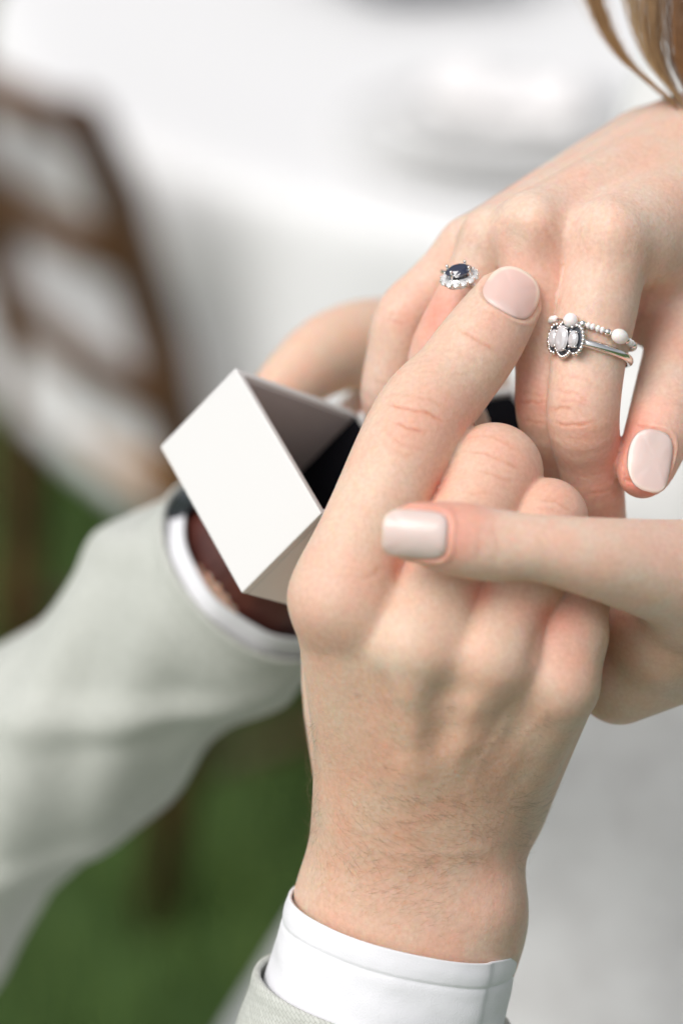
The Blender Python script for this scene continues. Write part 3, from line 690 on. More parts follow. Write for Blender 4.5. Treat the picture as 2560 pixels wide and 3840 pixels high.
mr = build_hand('hand', MR, MAN, M['skin_m'], man, h=0.9, levels=1,
    tints=[(1560, 1570, 190, RED, 0.22), (1800, 1290, 120, PALE, 0.4), (1870, 1200, 130, PINK, 0.4), (1450, 1850, 200, PALE, 0.35), (1180, 2260, 190, PINK, 0.3), (1560, 2450, 200, PALE, 0.45), (1840, 2480, 190, PALE, 0.3),
           (1880, 1720, 150, RED, 0.22), (2090, 1880, 120, RED, 0.35), (2130, 2330, 130, RED, 0.35), (2080, 2500, 180, PINK, 0.3), (1500, 2800, 420, TAN, 0.45), (1700, 3050, 420, TAN, 0.5), (1350, 3000, 300, TAN, 0.4), (1250, 3300, 300, TAN, 0.3), (1830, 3400, 200, PINK, 0.3), (1480, 2110, 70, RED, 0.6), (1800, 2220, 70, RED, 0.6), (2040, 2310, 70, RED, 0.7), (1640, 1830, 70, RED, 0.6), (1750, 1560, 90, PINK, 0.4)],  # small RED spots paint the dark shade into the gaps between folded fingers
    creases=PIPc + MIDc + MCPc + TEN, nails=[nailI],
    bumps=[(1190, 2260, 130, 0.4), (1530, 2450, 150, 0.9), (1820, 2500, 140, 0.8), (2100, 2560, 120, 0.4), (1540, 2620, 90, 0.9), (1560, 2750, 80, 0.8), (1570, 2880, 80, 0.5), (1770, 2650, 70, 0.7), (1730, 2800, 70, 0.6), (1400, 2650, 110, -0.8), (1680, 2600, 90, -1.0), (1650, 2750, 90, -0.9), (1950, 2680, 110, -0.9), (1450, 2800, 110, -0.6), (1840, 3400, 180, 0.5), (1600, 3180, 160, -0.8)],
    label='right hand with outstretched index finger and folded fingers, fine hairs at the wrist')

# fine hairs on the back of the hand and wrist
def arm_hair(H, parent, regions, cols, seed=3):
    g = np.random.default_rng(seed); V = []; F = []; C = []
    for (poly, cnt, ang, spread, lmin, lmax, lift) in regions:
        poly = np.array(poly, float); lo, hi = poly.min(0), poly.max(0); pts = []
        while len(pts) < cnt:
            q = g.uniform(lo, hi); ins = False; j = len(poly) - 1
            for i in range(len(poly)):
                if (poly[i, 1] > q[1]) != (poly[j, 1] > q[1]) and q[0] < (poly[j, 0] - poly[i, 0]) * (q[1] - poly[i, 1]) / (poly[j, 1] - poly[i, 1]) + poly[i, 0]: ins = not ins
                j = i
            if ins: pts.append(q)
        pts = np.array(pts); hp = H.hit(pts[:, 0], pts[:, 1]); ok = ~np.isnan(hp[:, 0]); hp = hp[ok]; nn = H.grad(hp)
        for p_, n_ in zip(hp, nn):
            a = rad(ang + g.normal() * spread); t = np.array([math.cos(a), math.sin(a), 0.0]); t = unit(t - n_ * (t @ n_)); L = g.uniform(lmin, lmax); cl = g.normal() * 0.25
            cl_ = cols[0] if g.random() < 0.6 else cols[1]; sdv = np.cross(n_, t); lf = lift * g.uniform(0.4, 1.5); o = len(V)
            for i in range(5):
                u = i / 4; q = p_ - n_ * 0.2 + t * L * u + sdv * L * cl * u * u + n_ * (lf * L * (u - 0.75 * u * u) + 0.25 * u)
                r = 0.021 * (1 - 0.8 * u)
                for k in range(3):
                    b = 2.094 * k; V.append(q + sdv * r * math.cos(b) + n_ * r * math.sin(b)); C.append(cl_)
            for i in range(4):
                for k in range(3): F.append((o + 3 * i + k, o + 3 * i + (k + 1) % 3, o + 3 * i + 3 + (k + 1) % 3, o + 3 * i + 3 + k))
    ob = new_mesh('arm_hair', to_world(np.array(V)), F, M['hair'], parent); set_col(ob, np.array(C)); ob['kind'] = 'stuff'; return ob
arm_hair(MR, mr, [([(1260, 2560), (2150, 2700), (2100, 2930), (1960, 3150), (1250, 3080)], 480, -22, 14, 1.8, 4.2, 0.12),
                  ([(1190, 2980), (1990, 2980), (1950, 3250), (1160, 3250)], 400, -20, 14, 2.2, 5.0, 0.18),
                  ([(1140, 3200), (1940, 3200), (1930, 3560), (1400, 3480), (1130, 3340)], 360, 26, 14, 2.2, 5.0, 0.15),
                  ([(1140, 2720), (1190, 2700), (1215, 3050), (1180, 3200), (1150, 3000)], 130, 200, 22, 4, 8, 0.5),
                  ([(1900, 3000), (2060, 2980), (1965, 3250), (1940, 3300)], 110, -8, 20, 4, 8, 0.4)], [(0.17, 0.095, 0.05), (0.42, 0.28, 0.18)])

# ---------- woman's right hand (receiving the ring)
WR = Hand(); WR.kp = 7.0
wi, wm, wr_, wp = (2290, 900, -9, 150), (2000, 860, -15, 135), (1850, 900, -24, 120), (1765, 935, -36, 112)
ci, cm, cr, cpk = (2790, 640, -46, 190), (2660, 560, -52, 180), (2540, 545, -60, 170), (2420, 560, -68, 150)
WR.bone(wi, ci); WR.bone(wm, cm); WR.bone(wr_, cr); WR.bone(wp, cpk)
WR.bone((2250, 900, -24, 150), (2700, 700, -60, 200)); WR.bone((2000, 900, -34, 120), (2550, 640, -72, 160))
WR.bone((2680, 590, -60, 240), (3050, 330, -100, 260)); WR.bone((2900, 420, -90, 250), (3700, -100, -180, 330))
WR.bone((2400, 930, -16, 140), (2820, 800, -46, 200)); WR.bone((2480, 1010, -26, 105), (2760, 960, -40, 170))
WR.bone((2400, 1080, -28, 95), (2620, 1150, -38, 130)); WR.bone((2415, 1225, -34, 62), (2600, 1200, -38, 110))
WR.ball((2320, 585, -74, 95)); WR.ball((2440, 560, -72, 90))
WR.finger([(2290, 900, -9, 145), (2240, 1150, -8, 150), (2205, 1350, -8, 140), (2185, 1560, -7, 136), (2205, 1700, -14, 124), (2225, 1830, -20, 114), (2250, 2010, -32, 100)], 5, 6, blobs=[])
WR.finger([(2000, 860, -15, 130), (2020, 1150, -17, 132), (2050, 1350, -18, 122), (2058, 1550, -18, 124), (2110, 1700, -26, 112), (2170, 1850, -34, 100)], 5, 6)
WR.finger([(1850, 900, -24, 116), (1745, 1120, -25, 114), (1640, 1350, -26, 112), (1690, 1500, -38, 108), (1740, 1600, -46, 96)], 4, 5)
WR.finger([(1765, 935, -36, 112), (1620, 1080, -38, 108), (1515, 1190, -38, 112), (1480, 1330, -40, 106), (1450, 1480, -43, 98), (1470, 1620, -52, 90)], 4, 6)
WR.finger([(2800, 760, -44, 190), (2650, 1070, -36, 170), (2540, 1365, -24, 138), (2480, 1580, -14, 130), (2425, 1735, -10, 112), (2408, 1775, -9, 94)], 5, 9)
WRc = [([(2060, 1535), (2100, 1530), (2150, 1530)], 0.28, 0.28, 0.55), ([(2065, 1580), (2120, 1595), (2180, 1590), (2240, 1570)], 0.36, 0.3, 0.6), ([(2080, 1470), (2150, 1470), (2200, 1510)], 0.2, 0.3, 0.4), ([(2110, 1410), (2190, 1420), (2230, 1450)], 0.12, 0.3, 0.3),
       ([(2070, 1500), (2140, 1505), (2230, 1530)], 0.12, 0.3, 0.25), ([(2100, 1640), (2170, 1650), (2240, 1620)], 0.12, 0.4, 0.2),
       ([(1940, 1512), (2000, 1510), (2050, 1512)], 0.32, 0.3, 0.6), ([(1955, 1580), (2000, 1582), (2040, 1590)], 0.25, 0.3, 0.45), ([(1945, 1470), (2000, 1480), (2045, 1480)], 0.12, 0.3, 0.3),
       ([(1430, 1200), (1480, 1205), (1530, 1215)], 0.18, 0.3, 0.4), ([(1450, 1180), (1500, 1175), (1540, 1180)], 0.15, 0.3, 0.3), ([(1400, 1430), (1450, 1440)], 0.15, 0.4, 0.3),
       ([(1545, 1340), (1570, 1350), (1600, 1365)], 0.25, 0.3, 0.4),
       ([(1960, 780), (1955, 860), (1970, 920)], 0.3, 0.9, 0.05),
       ([(2500, 1500), (2540, 1510), (2570, 1540)], 0.2, 0.4, 0.3), ([(2200, 1850), (2280, 1840), (2330, 1850)], 0.15, 0.4, 0.2), ([(2480, 1010), (2420, 1120), (2380, 1230)], 0.3, 0.5, 0.3)]
for k in range(16):
    x0 = 1990 + 35 * (k % 8) + 20 * random.random(); y0 = 800 + 42 * (k // 8) * 2 + 60 * random.random(); a = random.uniform(0.6, 1.6)
    WRc.append(([(x0, y0), (x0 + 40 * math.cos(a), y0 + 40 * math.sin(a)), (x0 + 70 * math.cos(a + 0.2), y0 + 70 * math.sin(a + 0.2))], 0.10, 0.3, 0.12))
NPINK = ((0.735, 0.585, 0.545), (0.77, 0.655, 0.575), (0.75, 0.60, 0.565))
nailT = Nail(2450, 1722, -30, 105, 13.4, 9.2, M['nail_w'], NPINK, normal=np.array([0.70, -0.16, 0.70]), sq=2.7, over=0.14, lift=0.35); nailT.freeline = 0.86
wr_o = build_hand('hand', WR, WOM, M['skin_w'], wom, h=0.9, levels=1,
    tints=[(2170, 1560, 120, RED, 0.25), (2000, 1540, 120, RED, 0.4), (2240, 1700, 170, TAN, 0.4), (2010, 1650, 130, TAN, 0.4), (1940, 1500, 50, RED, 0.6), (2340, 1640, 120, RED, 0.7), (2370, 1790, 120, RED, 0.9), (2470, 1560, 130, PINK, 0.4), (2020, 960, 180, PINK, 0.45), (2330, 900, 200, PALE, 0.3), (2000, 800, 110, PALE, 0.5), (1640, 1190, 130, RED, 0.75), (1590, 1080, 160, PINK, 0.3), (1430, 1560, 120, PINK, 0.4), (2280, 1780, 150, PINK, 0.35), (2330, 1860, 90, RED, 0.35), (2550, 600, 300, TAN, 0.2), (2480, 1250, 130, RED, 0.3)],
    creases=WRc, nails=[nailT],
    bumps=[(2000, 830, 90, 1.3), (2290, 850, 100, 1.2), (1830, 880, 80, 0.7), (2150, 860, 80, -0.9), (2140, 970, 80, -0.8), (1925, 880, 60, -0.8), (2150, 700, 90, -0.4)],
    label='right hand with drooping fingers wearing three rings')

# ---------- woman's left hand (thumb over his fist)
WL = Hand(); WL.kp = 9.0
WL.bone((2620, 2200, 2, 240), (3000, 2220, -18, 300)); WL.bone((2480, 2390, -12, 190), (2950, 2250, -20, 250)); WL.bone((2320, 2560, -22, 150), (2700, 2390, -24, 180))
WL.bone((2950, 2200, -20, 270), (3900, 2050, -60, 330))
WL.bone((2400, 2300, -26, 170), (2700, 2300, -20, 200))
WL.finger([(2720, 2190, 4, 240), (2450, 2135, 18, 188), (2230, 2092, 27, 152), (2010, 2055, 32, 126), (1850, 2044, 33, 137), (1720, 2022, 34, 140), (1600, 2000, 35, 118), (1538, 1996, 35, 102)], 6, 8)
WL.finger([(2350, 2500, -24, 150), (2050, 2520, -42, 130), (1800, 2420, -44, 120), (1600, 2400, -40, 105)], 4, 8)
WL.finger([(2330, 2380, -28, 150), (2100, 2300, -46, 130), (1850, 2200, -46, 120), (1650, 2180, -44, 105)], 4, 8)
nailL = Nail(1556, 2008, -120, -6, 13.4, 10.2, M['nail_w'], NPINK, normal=np.array([-0.10, -0.12, 0.98]), sq=4.2, over=0.06, lift=0.35); nailL.freeline = 0.9
build_hand('hand', WL, WOM, M['skin_w'], wom, h=1.0, levels=1,
    tints=[(1600, 1895, 140, RED, 0.65), (1720, 2020, 150, PINK, 0.55), (1760, 1900, 120, RED, 0.45), (1620, 2100, 110, RED, 0.5), (2100, 2170, 150, PINK, 0.25), (2000, 2000, 260, PALE, 0.35), (2350, 2450, 200, TAN, 0.3), (2500, 2500, 260, TAN, 0.4)],
    creases=[([(1790, 1960), (1800, 2040), (1790, 2110)], 0.12, 0.5, 0.12), ([(1850, 1950), (1865, 2050), (1850, 2140)], 0.15, 0.5, 0.15), ([(1910, 1960), (1925, 2050)], 0.1, 0.5, 0.12), ([(2270, 2320), (2360, 2330), (2440, 2360)], 0.4, 0.8, 0.3), ([(2300, 2440), (2420, 2400), (2540, 2380)], 0.1, 0.5, 0.1)],
    nails=[nailL], label='left hand with its thumb resting across his folded fingers')

# ---------- man's left hand (holding the box)
ML = Hand(); ML.kp = 12.0
ML.bone((330, 2700, -150, 260), (880, 2180, -106, 240)); ML.bone((880, 2180, -106, 235), (1030, 2020, -102, 250)); ML.bone((1030, 2020, -102, 250), (1350, 1800, -118, 260))
ML.finger([(1350, 1780, -120, 210), (1570, 1380, -118, 180), (1420, 1290, -108, 172), (1230, 1330, -97, 150), (1060, 1460, -88, 112), (1030, 1490, -87, 95)], 8, 9)
ML.finger([(1400, 1850, -122, 200), (1750, 1550, -130, 160), (1700, 1400, -124, 150), (1500, 1420, -112, 130)], 7, 9)
ML.finger([(980, 2060, -110, 170), (930, 1900, -106, 125), (940, 1790, -102, 105), (990, 1700, -100, 90)], 6, 9)
build_hand('hand', ML, MAN, M['skin_m'], man, h=1.6, levels=1, tints=[(740, 1980, 260, (0.45, 0.16, 0.11), 0.7), (700, 1900, 200, (0.45, 0.16, 0.11), 0.6), (1300, 1400, 150, TAN, 0.4)], label='left hand holding the open ring box')  # dark red-brown tints paint the box's shade onto the hand

# ================================================================== clothes
def cloth_tube(name, stations, m, parent, nth=96, disp=None, thick=0.6, wrap_gap=None, uvscale=1.0, inner=True, sub=8, twist=None):
    """stations: (px, py, d, ra_px, rb_px) ellipse rings, ra in the picture plane, rb in depth; a hollow sleeve"""
    st = np.array(stations, float); t0 = np.linspace(0, 1, len(st)); t = np.linspace(0, 1, (len(st) - 1) * sub + 1)
    S = np.stack([np.interp(t, t0, st[:, i]) for i in range(st.shape[1])], 1)
    C = np.array([P(*s[:3]) for s in S]); rows = len(S); V = np.zeros((rows, nth, 3)); L = 0; UV = np.zeros((rows, nth, 2))
    T0 = np.gradient(C, axis=0)
    for i in range(rows):
        T = unit(T0[i]); tl = S[i, 5] if S.shape[1] > 5 else 0.0
        A = unit(np.cross(T, (0, 0, 1.0))); A = -A if A[0] < 0 else A; B = unit(np.cross(A, T)); B = -B if B[2] < 0 else B
        ra, rb = R_(S[i, 3], S[i, 2]), R_(S[i, 4], S[i, 2])
        if i: L += np.linalg.norm(C[i] - C[i - 1])
        for k in range(nth):
            a = 2 * math.pi * k / nth; q = 1.0
            dr = disp(t[i], a, L) if disp else 0.0
            # rings tilt with the hem near the open end
            V[i, k] = C[i] + A * (ra + dr) * math.cos(a) + B * (rb + dr) * math.sin(a) + T * (tl * math.cos(a))
            UV[i, k] = (a * (ra + rb) / 2 / 1000 * uvscale, L / 1000 * uvscale)
    ID = np.arange(rows * nth).reshape(rows, nth); J = np.roll(ID, -1, 1)
    F = np.stack([ID[:-1], J[:-1], J[1:], ID[1:]], -1).reshape(-1, 4)
    ob = new_mesh(name, to_world(V.reshape(-1, 3)), F, m, parent)
    uvl = ob.data.uv_layers.new(name='UVMap'); li = np.zeros(len(ob.data.loops), np.int32); ob.data.loops.foreach_get('vertex_index', li)
    uu = UV.reshape(-1, 2)[li].copy()
    seam = uu.reshape(-1, 4, 2); w = seam[:, :, 0]; per = UV[:, -1, 0].max() * nth / (nth - 1); m_ = (w.max(1) - w.min(1)) > per / 2
    w[m_] = np.where(w[m_] < per / 2, w[m_] + per, w[m_]); uvl.data.foreach_set('uv', uu.astype(np.float32).ravel())
    # orient outward
    bm = bmesh.new(); bm.from_mesh(ob.data); bmesh.ops.recalc_face_normals(bm, faces=bm.faces)
    f0 = bm.faces[0]; ctr = Vector(to_world(C[0]) - org(ob)); 
    if f0.normal.dot(f0.calc_center_median() - ctr) < 0: bmesh.ops.reverse_faces(bm, faces=bm.faces)
    bm.to_mesh(ob.data); bm.free()
    sd_ = ob.modifiers.new('thick', 'SOLIDIFY'); sd_.thickness = thick / 1000; sd_.offset = -1
    return ob
def hem(depth, pos, w): return lambda L: -depth * math.exp(-((L - pos) / w) ** 2)
def cuff_disp(t, a, L):
    st = -0.35 * math.exp(-((L - 6.0) / 0.5) ** 2) + 0.25 * math.exp(-((L - 3.0) / 2.2) ** 2)
    wr = 0.5 * math.sin(a * 3 + L * 0.05) + 0.25 * math.sin(a * 7 + L * 0.12 + 1) + 0.12 * math.sin(L * 0.8 + a * 2) * math.sin(a * 5)
    lapv = 0.7 / (1 + math.exp(-max(-9, min(9, (a - 0.72) * 60)))) * math.exp(-abs(a - 0.72) * 0.7) if a < 4 else 0
    return st + wr * min(1, 0.4 + L / 20) + lapv
cloth_tube('shirt_cuff', [(1512, 3450, -14, 440, 390, 0), (1487, 3550, -15, 447, 398, 0), (1435, 3750, -17.5, 455, 410, 0), (1350, 4080, -24, 480, 440, 0)], M['shirt'], man, nth=240, disp=cuff_disp, thick=0.9, sub=22)['label'] = 'white shirt cuff with stitched hem at the right wrist'
def jr_disp(t, a, L):
    return 0.5 * math.exp(-((L - 1.5) / 2) ** 2) + 0.8 * math.sin(a * 3 + L * 0.03) + 0.6 * math.sin(a * 5 - L * 0.05) * t
cloth_tube('jacket_sleeve', [(1440, 3735, -18, 490, 450, 0), (1392, 3920, -20, 515, 480, 0), (1260, 4420, -50, 570, 530, 0), (1000, 5400, -90, 700, 660, 0), (700, 6600, -60, 800, 800, 0)], M['jacket'], man, nth=120, disp=jr_disp, thick=1.6, sub=16)['label'] = 'pale sage woven jacket sleeve on the right arm'
def cl_disp(t, a, L): return 0.5 * math.sin(a * 4 + 1) + 0.3 * math.sin(a * 9)
cloth_tube('shirt_cuff', [(985, 2092, -104, 372, 358, 0), (945, 2130, -107, 380, 364, 0), (770, 2295, -120, 385, 375, 0)], M['shirt'], man, nth=96, disp=cl_disp, thick=0.9, sub=10)['label'] = 'white shirt cuff at the left wrist'
def jl_disp(t, a, L):
    w = min(1, L / 25)
    f1 = max(0, math.sin(a * 2.0 + L * 0.045 + 0.8 * math.sin(L * 0.02))) ** 2; f2 = max(0, math.sin(a * 3.0 - L * 0.07 + 1.0)) ** 3
    br = math.sin(L * 0.075 + 1.2 * math.sin(a + 0.6))
    return w * (3.4 * f1 + 2.6 * f2 + 1.6 * br + 0.7 * math.sin(a * 7 + L * 0.11) - 2.0) + 0.5 * math.exp(-((L - 1.5) / 2) ** 2)
cloth_tube('jacket_sleeve', [(955, 2125, -107, 418, 400, 0), (850, 2225, -115, 424, 412, 0), (460, 2565, -145, 430, 430, 0), (60, 2905, -175, 440, 440, 0), (-500, 3370, -215, 520, 520, 0), (-1500, 4300, -260, 760, 760, 0)], M['jacket'], man, nth=140, disp=jl_disp, thick=1.6, sub=22)['label'] = 'pale sage woven jacket sleeve on the left arm'
wc = to_world(P(1040, 2030, -100))
wt = thing('wristwatch', tuple(wc), 'wristwatch with dark red brown leather strap on his left wrist behind the ring box', 'watch')
def st_disp(t, a, L): return 0.35 * math.exp(-(((t - 0.5) / 0.42) ** 8)) + 0.12 * math.sin(a * 40)
cloth_tube('strap', [(925, 2148, -108, 320, 310, 0), (990, 2082, -105, 320, 312, 0), (1065, 2005, -103, 318, 312, 0)], M['leather'], wt, nth=120, disp=st_disp, thick=1.8, sub=10)
ax_w = unit(P(1120, 1945, -101) - P(970, 2100, -104)); nw = unit(np.cross(ax_w, (0, 0, 1.0))); nw = -nw if nw[0] > 0 else nw
cw = P(1015, 2055, -104) + nw * (R_(319, -104) + 0.2); uw = np.cross(nw, ax_w)
def wdisc(r0, h0, h1): 
    V = [cw + nw * h + ax_w * r0 * math.cos(2 * math.pi * k / 48) + uw * r0 * math.sin(2 * math.pi * k / 48) for h in (h0, h1) for k in range(48)]
    return [to_world(v) for v in V], [tuple(range(47, -1, -1)), tuple(range(48, 96))] + [(k, (k + 1) % 48, 48 + (k + 1) % 48, 48 + k) for k in range(48)]
case = new_mesh('case', *wdisc(14, -1.0, 4.0), M['dark_silver'], wt, smooth=False); bevel(case, 0.001)
new_mesh('dial', *wdisc(12, 4.02, 4.3), M['velvet'], case, smooth=False)
# the man's thigh under the hands, in the same cloth
def knee(t, a, L): return 2.0 * math.sin(a * 3 + L * 0.04) + 1.5 * math.sin(L * 0.09 + a)
cloth_tube('jacket_hem', [(880, 3960, -150, 120, 100, 0), (900, 4010, -150, 330, 260, 0), (930, 4160, -150, 600, 420, 0), (1000, 4700, -150, 900, 560, 0), (1050, 6500, -150, 1000, 640, 0)], M['jacket'], man, nth=72, disp=knee, thick=1.5, sub=10)['label'] = 'pale sage jacket front below the sleeves'

# the woman's dress: bodice and skirt standing behind the hands
def dress_disp(t, a, L):
    return 7 * math.sin(a * 9 + 0.6 * math.sin(L * 0.01)) * t + 4 * math.sin(a * 4 + L * 0.012) + 3 * math.sin(a * 15 + 1 + L * 0.006) * t
cloth_tube('dress', [(4050, -900, -300, 1150, 900, 0), (3650, 500, -300, 1250, 950, 0), (3300, 1500, -300, 1240, 1000, 0), (3150, 2100, -300, 1320, 1100, 0), (3000, 3000, -310, 1600, 1400, 0), (2850, 4200, -330, 2100, 1900, 0), (2700, 6500, -400, 3000, 2700, 0), (2600, 9000, -480, 3600, 3300, 0)], M['dress'], wom, nth=200, disp=dress_disp, thick=1.5, sub=10)

# long brown hair falling past the wrist
def hair_locks(parent):
    g = np.random.default_rng(5); V = []; F = []; C = []
    locks = [([(2225, -1500), (2165, -700), (2190, -150), (2225, 0), (2270, 120), (2345, 235), (2440, 315), (2520, 380), (2590, 480)], 46, 26, 150, (0.46, 0.27, 0.12)),
             ([(2480, -1500), (2420, -700), (2440, -100), (2440, 60), (2450, 180), (2500, 310), (2570, 410), (2640, 520)], 70, 40, 150, (0.50, 0.31, 0.15)),
             ([(2620, -1500), (2560, -700), (2560, -50), (2545, 120), (2555, 260), (2610, 400), (2680, 520)], 90, 60, 190, (0.33, 0.16, 0.06)),
             ([(2390, -1500), (2330, -700), (2350, -100), (2375, 40), (2400, 150), (2450, 260), (2530, 350), (2600, 450)], 40, 55, 50, (0.55, 0.37, 0.19)),
             ([(2760, -1500), (2700, -700), (2700, 0), (2690, 250), (2720, 520)], 140, 90, 220, (0.36, 0.18, 0.07))]
    for path, sx, sz, cnt, colr in locks:
        path = np.array(path, float); tt = np.linspace(0, 1, len(path)); t = np.linspace(0, 1, 44)
        for s_ in range(2):
            path_s = np.stack([np.interp(t, tt, path[:, 0]), np.interp(t, tt, path[:, 1])], 1)
        for _ in range(4): path_s[1:-1] = (path_s[:-2] + 2 * path_s[1:-1] + path_s[2:]) / 4
        for _ in range(int(cnt * 1.9)):
            u = g.normal() * 0.5; v = g.normal() * 0.5; ph = g.uniform(0, 6.28); cut = g.uniform(0.82, 1.0); fr = g.uniform(1.5, 3); jj = g.uniform(0.5, 1.4)
            cc = np.array(colr) * g.uniform(0.6, 1.35); o = len(V); rr = g.uniform(0.035, 0.075)
            for i in range(44):
                sprd = (0.55 + 0.45 * math.sin(t[i] * 4 + ph * 0.2)) * jj
                x = path_s[i, 0] + sx * u * sprd + 7 * math.sin(fr * 4 * t[i] + ph); y = path_s[i, 1] + sx * 0.3 * u; d = -52 + sz * v / 4 - 26 * t[i] * 0 + 2 * math.sin(fr * 3 * t[i] + ph)
                q = P(x, y, d); r = rr * (1 if t[i] < cut else 0.3)
                for k in range(3): V.append(q + np.array([r * math.cos(2.094 * k), 0.2 * r, r * math.sin(2.094 * k)])); C.append(cc)
            for i in range(43):
                for k in range(3): F.append((o + 3 * i + k, o + 3 * i + (k + 1) % 3, o + 3 * i + 3 + (k + 1) % 3, o + 3 * i + 3 + k))
    ob = new_mesh('hair', to_world(np.array(V)), F, M['hair'], parent); set_col(ob, np.array(C)); ob['kind'] = 'stuff'; ob['label'] = 'long light brown hair hanging in loose strands'
hair_locks(wom)

# ================================================================== rings
def finger_loop(H, fi, c, n, x, steps=72, off=0.1):
    """points of a ring that hugs one finger: plane through c with normal n, start direction x"""
    n = unit(n); x = unit(x - n * (x @ n)); y = np.cross(n, x); out = []
    rs = np.linspace(2, 16, 281)
    for k in range(steps):
        a = 2 * math.pi * k / steps; dr = x * math.cos(a) + y * math.sin(a)
        f = H.field_finger(fi, c + rs[:, None] * dr); i = (f > 0).argmax(); out.append(rs[i])
    out = np.array(out)
    for _ in range(6): out = (np.roll(out, 1) + 2 * out + np.roll(out, -1)) / 4
    a = 2 * math.pi * np.arange(steps) / steps
    return c + (out + off)[:, None] * (np.cos(a)[:, None] * x + np.sin(a)[:, None] * y), (x, y, n, out)
def gem(c, X, Y, Z, rx, ry, hcrown, hpav, n=16, table=0.6):
    """faceted brilliant: table, crown, girdle, pavilion"""
    V = []; F = []
    for (s, z, ph) in ((table, hcrown, 0), (0.86, hcrown * 0.55, 0.5), (1.0, 0.06, 0), (1.0, -0.06, 0), (0.55, -hpav * 0.6, 0.5)):
        for k in range(n):
            a = 2 * math.pi * (k + ph) / n; V.append(c + X * rx * s * math.cos(a) + Y * ry * s * math.sin(a) + Z * z)
    for r in range(4):
        for k in range(n):
            a, b = r * n + k, r * n + (k + 1) % n; F += [(a, a + n, b), (b, a + n, b + n)]
    V.append(c - Z * hpav); L = len(V) - 1
    for k in range(n): F.append((4 * n + k, L, 4 * n + (k + 1) % n))
    F.append(tuple(range(n)))
    return V, F
def ring_mesh(name, parts, m, parent, smooth=True):
    V, F = merge(parts) if isinstance(parts, list) else parts
    return new_mesh(name, to_world(np.array(V)), F, m, parent, smooth=smooth)

# sapphire cluster ring on the ring finger
hc = P(1722, 1040, -9); Z = unit([-0.16, 0.80, 0.58]); X = np.array([0.90, 0.42, 0.0]); X = unit(X - Z * (X @ Z)); Y = np.cross(Z, X)
sr = thing('sapphire_ring', tuple(to_world(hc)), 'silver ring with dark blue oval stone and clear stone halo beside his fingertip', 'ring')
axf = unit(P(1640, 1350, -26) - P(1850, 900, -24)); cf0 = P(1850, 900, -24) + axf * ((hc - P(1850, 900, -24)) @ axf)
lp, _ = finger_loop(WR, 2, cf0, axf, hc - cf0, off=0.55)
ring_mesh('band', tube_mesh(lp, 0.62, 8, closed=True), M['silver'], sr)
ring_mesh('centre_stone', gem(hc + Z * 1.9, X, Y, Z, 3.15, 2.4, 0.8, 2.4, 18, 0.66), M['sapphire'], sr, False)
ring_mesh('setting', [sphere_mesh(hc - Z * 0.2, (3.6, 2.85, 1.3), 24, 10, [X, Y, Z]), tube_mesh([hc + X * 2.9 * math.cos(a) + Y * 2.2 * math.sin(a) + Z * 0.5 for a in np.linspace(0, 2 * math.pi, 37)[:-1]], 0.28, 6, closed=True),
                      tube_mesh([hc + X * 3.1 * math.cos(a) + Y * 2.4 * math.sin(a) - Z * 1.5 for a in np.linspace(0, 2 * math.pi, 37)[:-1]], 0.28, 6, closed=True)], M['silver'], sr)
for a in (0.75, 2.4, 3.9, 5.55):
    b = hc + X * 2.95 * math.cos(a) + Y * 2.25 * math.sin(a)
    ring_mesh('prong', [tube_mesh([b - Z * 0.4, b + Z * 1.7, b + Z * 2.75 - (b - hc) * 0.0], 0.26, 8), sphere_mesh(b + Z * 2.85 - (b - hc) * 0.01, 0.40, 10, 7)], M['silver'], sr)
NH = 14
for k in range(NH):
    a = 2 * math.pi * (k + 0.5) / NH; dr = X * math.cos(a) + Y * math.sin(a); b = hc + X * 3.95 * math.cos(a) + Y * 3.2 * math.sin(a) + Z * 0.15
    zz = unit(Z + dr * 0.28); xx = unit(np.cross(zz, Y)); yy = np.cross(zz, xx)
    st = ring_mesh('halo_stone', gem(b, xx, yy, zz, 0.82, 0.82, 0.34, 0.5, 10, 0.5), M['diamond'], sr, False)
    a2 = 2 * math.pi * k / NH; b2 = hc + X * 4.35 * math.cos(a2) + Y * 3.6 * math.sin(a2)
    ring_mesh('prong', [tube_mesh([b2 - (X * math.cos(a2) + Y * math.sin(a2)) * 1.3 - Z * 1.6, b2 - Z * 0.3, b2 + Z * 0.4], 0.2, 6), sphere_mesh(b2 + Z * 0.45, 0.3, 8, 6)], M['silver'], st)
    ring_mesh('cup', tube_mesh([b + xx * 0.78 * math.cos(t) + yy * 0.78 * math.sin(t) - zz * 0.12 for t in np.linspace(0, 2 * math.pi, 13)[:-1]], 0.13, 5, closed=True), M['silver'], st)

# silver three stone ring on the index finger
IF = 0
ia, ib = P(2240, 1150, -8), P(2185, 1560, -8); axi = unit(ib - ia)
c2 = ia + axi * 10.6; nrm = unit(axi + np.array([-0.13, 0.0, 0.10]))
hx = P(2078, 1290, 2) - c2
lp2, (x2, y2, n2, r2) = finger_loop(WR, IF, c2, nrm, hx, off=0.75)
tr = thing('three_stone_ring', tuple(to_world(c2)), 'silver ring with three clear oval stones in a beaded dark halo, below the pearl ring', 'ring')
ring_mesh('band', tube_mesh(lp2, [(1.0, 0.8)] * len(lp2), 12, closed=True, ref=n2), M['silver'], tr)
Zt = unit(hx + np.array([-4.0, 0, 1.0])); Zt = unit(Zt); ht = c2 + unit(hx - n2 * (hx @ n2)) * (r2[0] + 1.3); Yt = unit(-n2 - Zt * (-n2 @ Zt)); Xt = np.cross(Yt, Zt)
def ell_ring(c, rx, ry, nb, r0, z): return [c + Xt * rx * math.cos(t) + Yt * ry * math.sin(t) + Zt * z for t in np.linspace(0, 2 * math.pi, nb + 1)[:-1]]
plate_parts = []
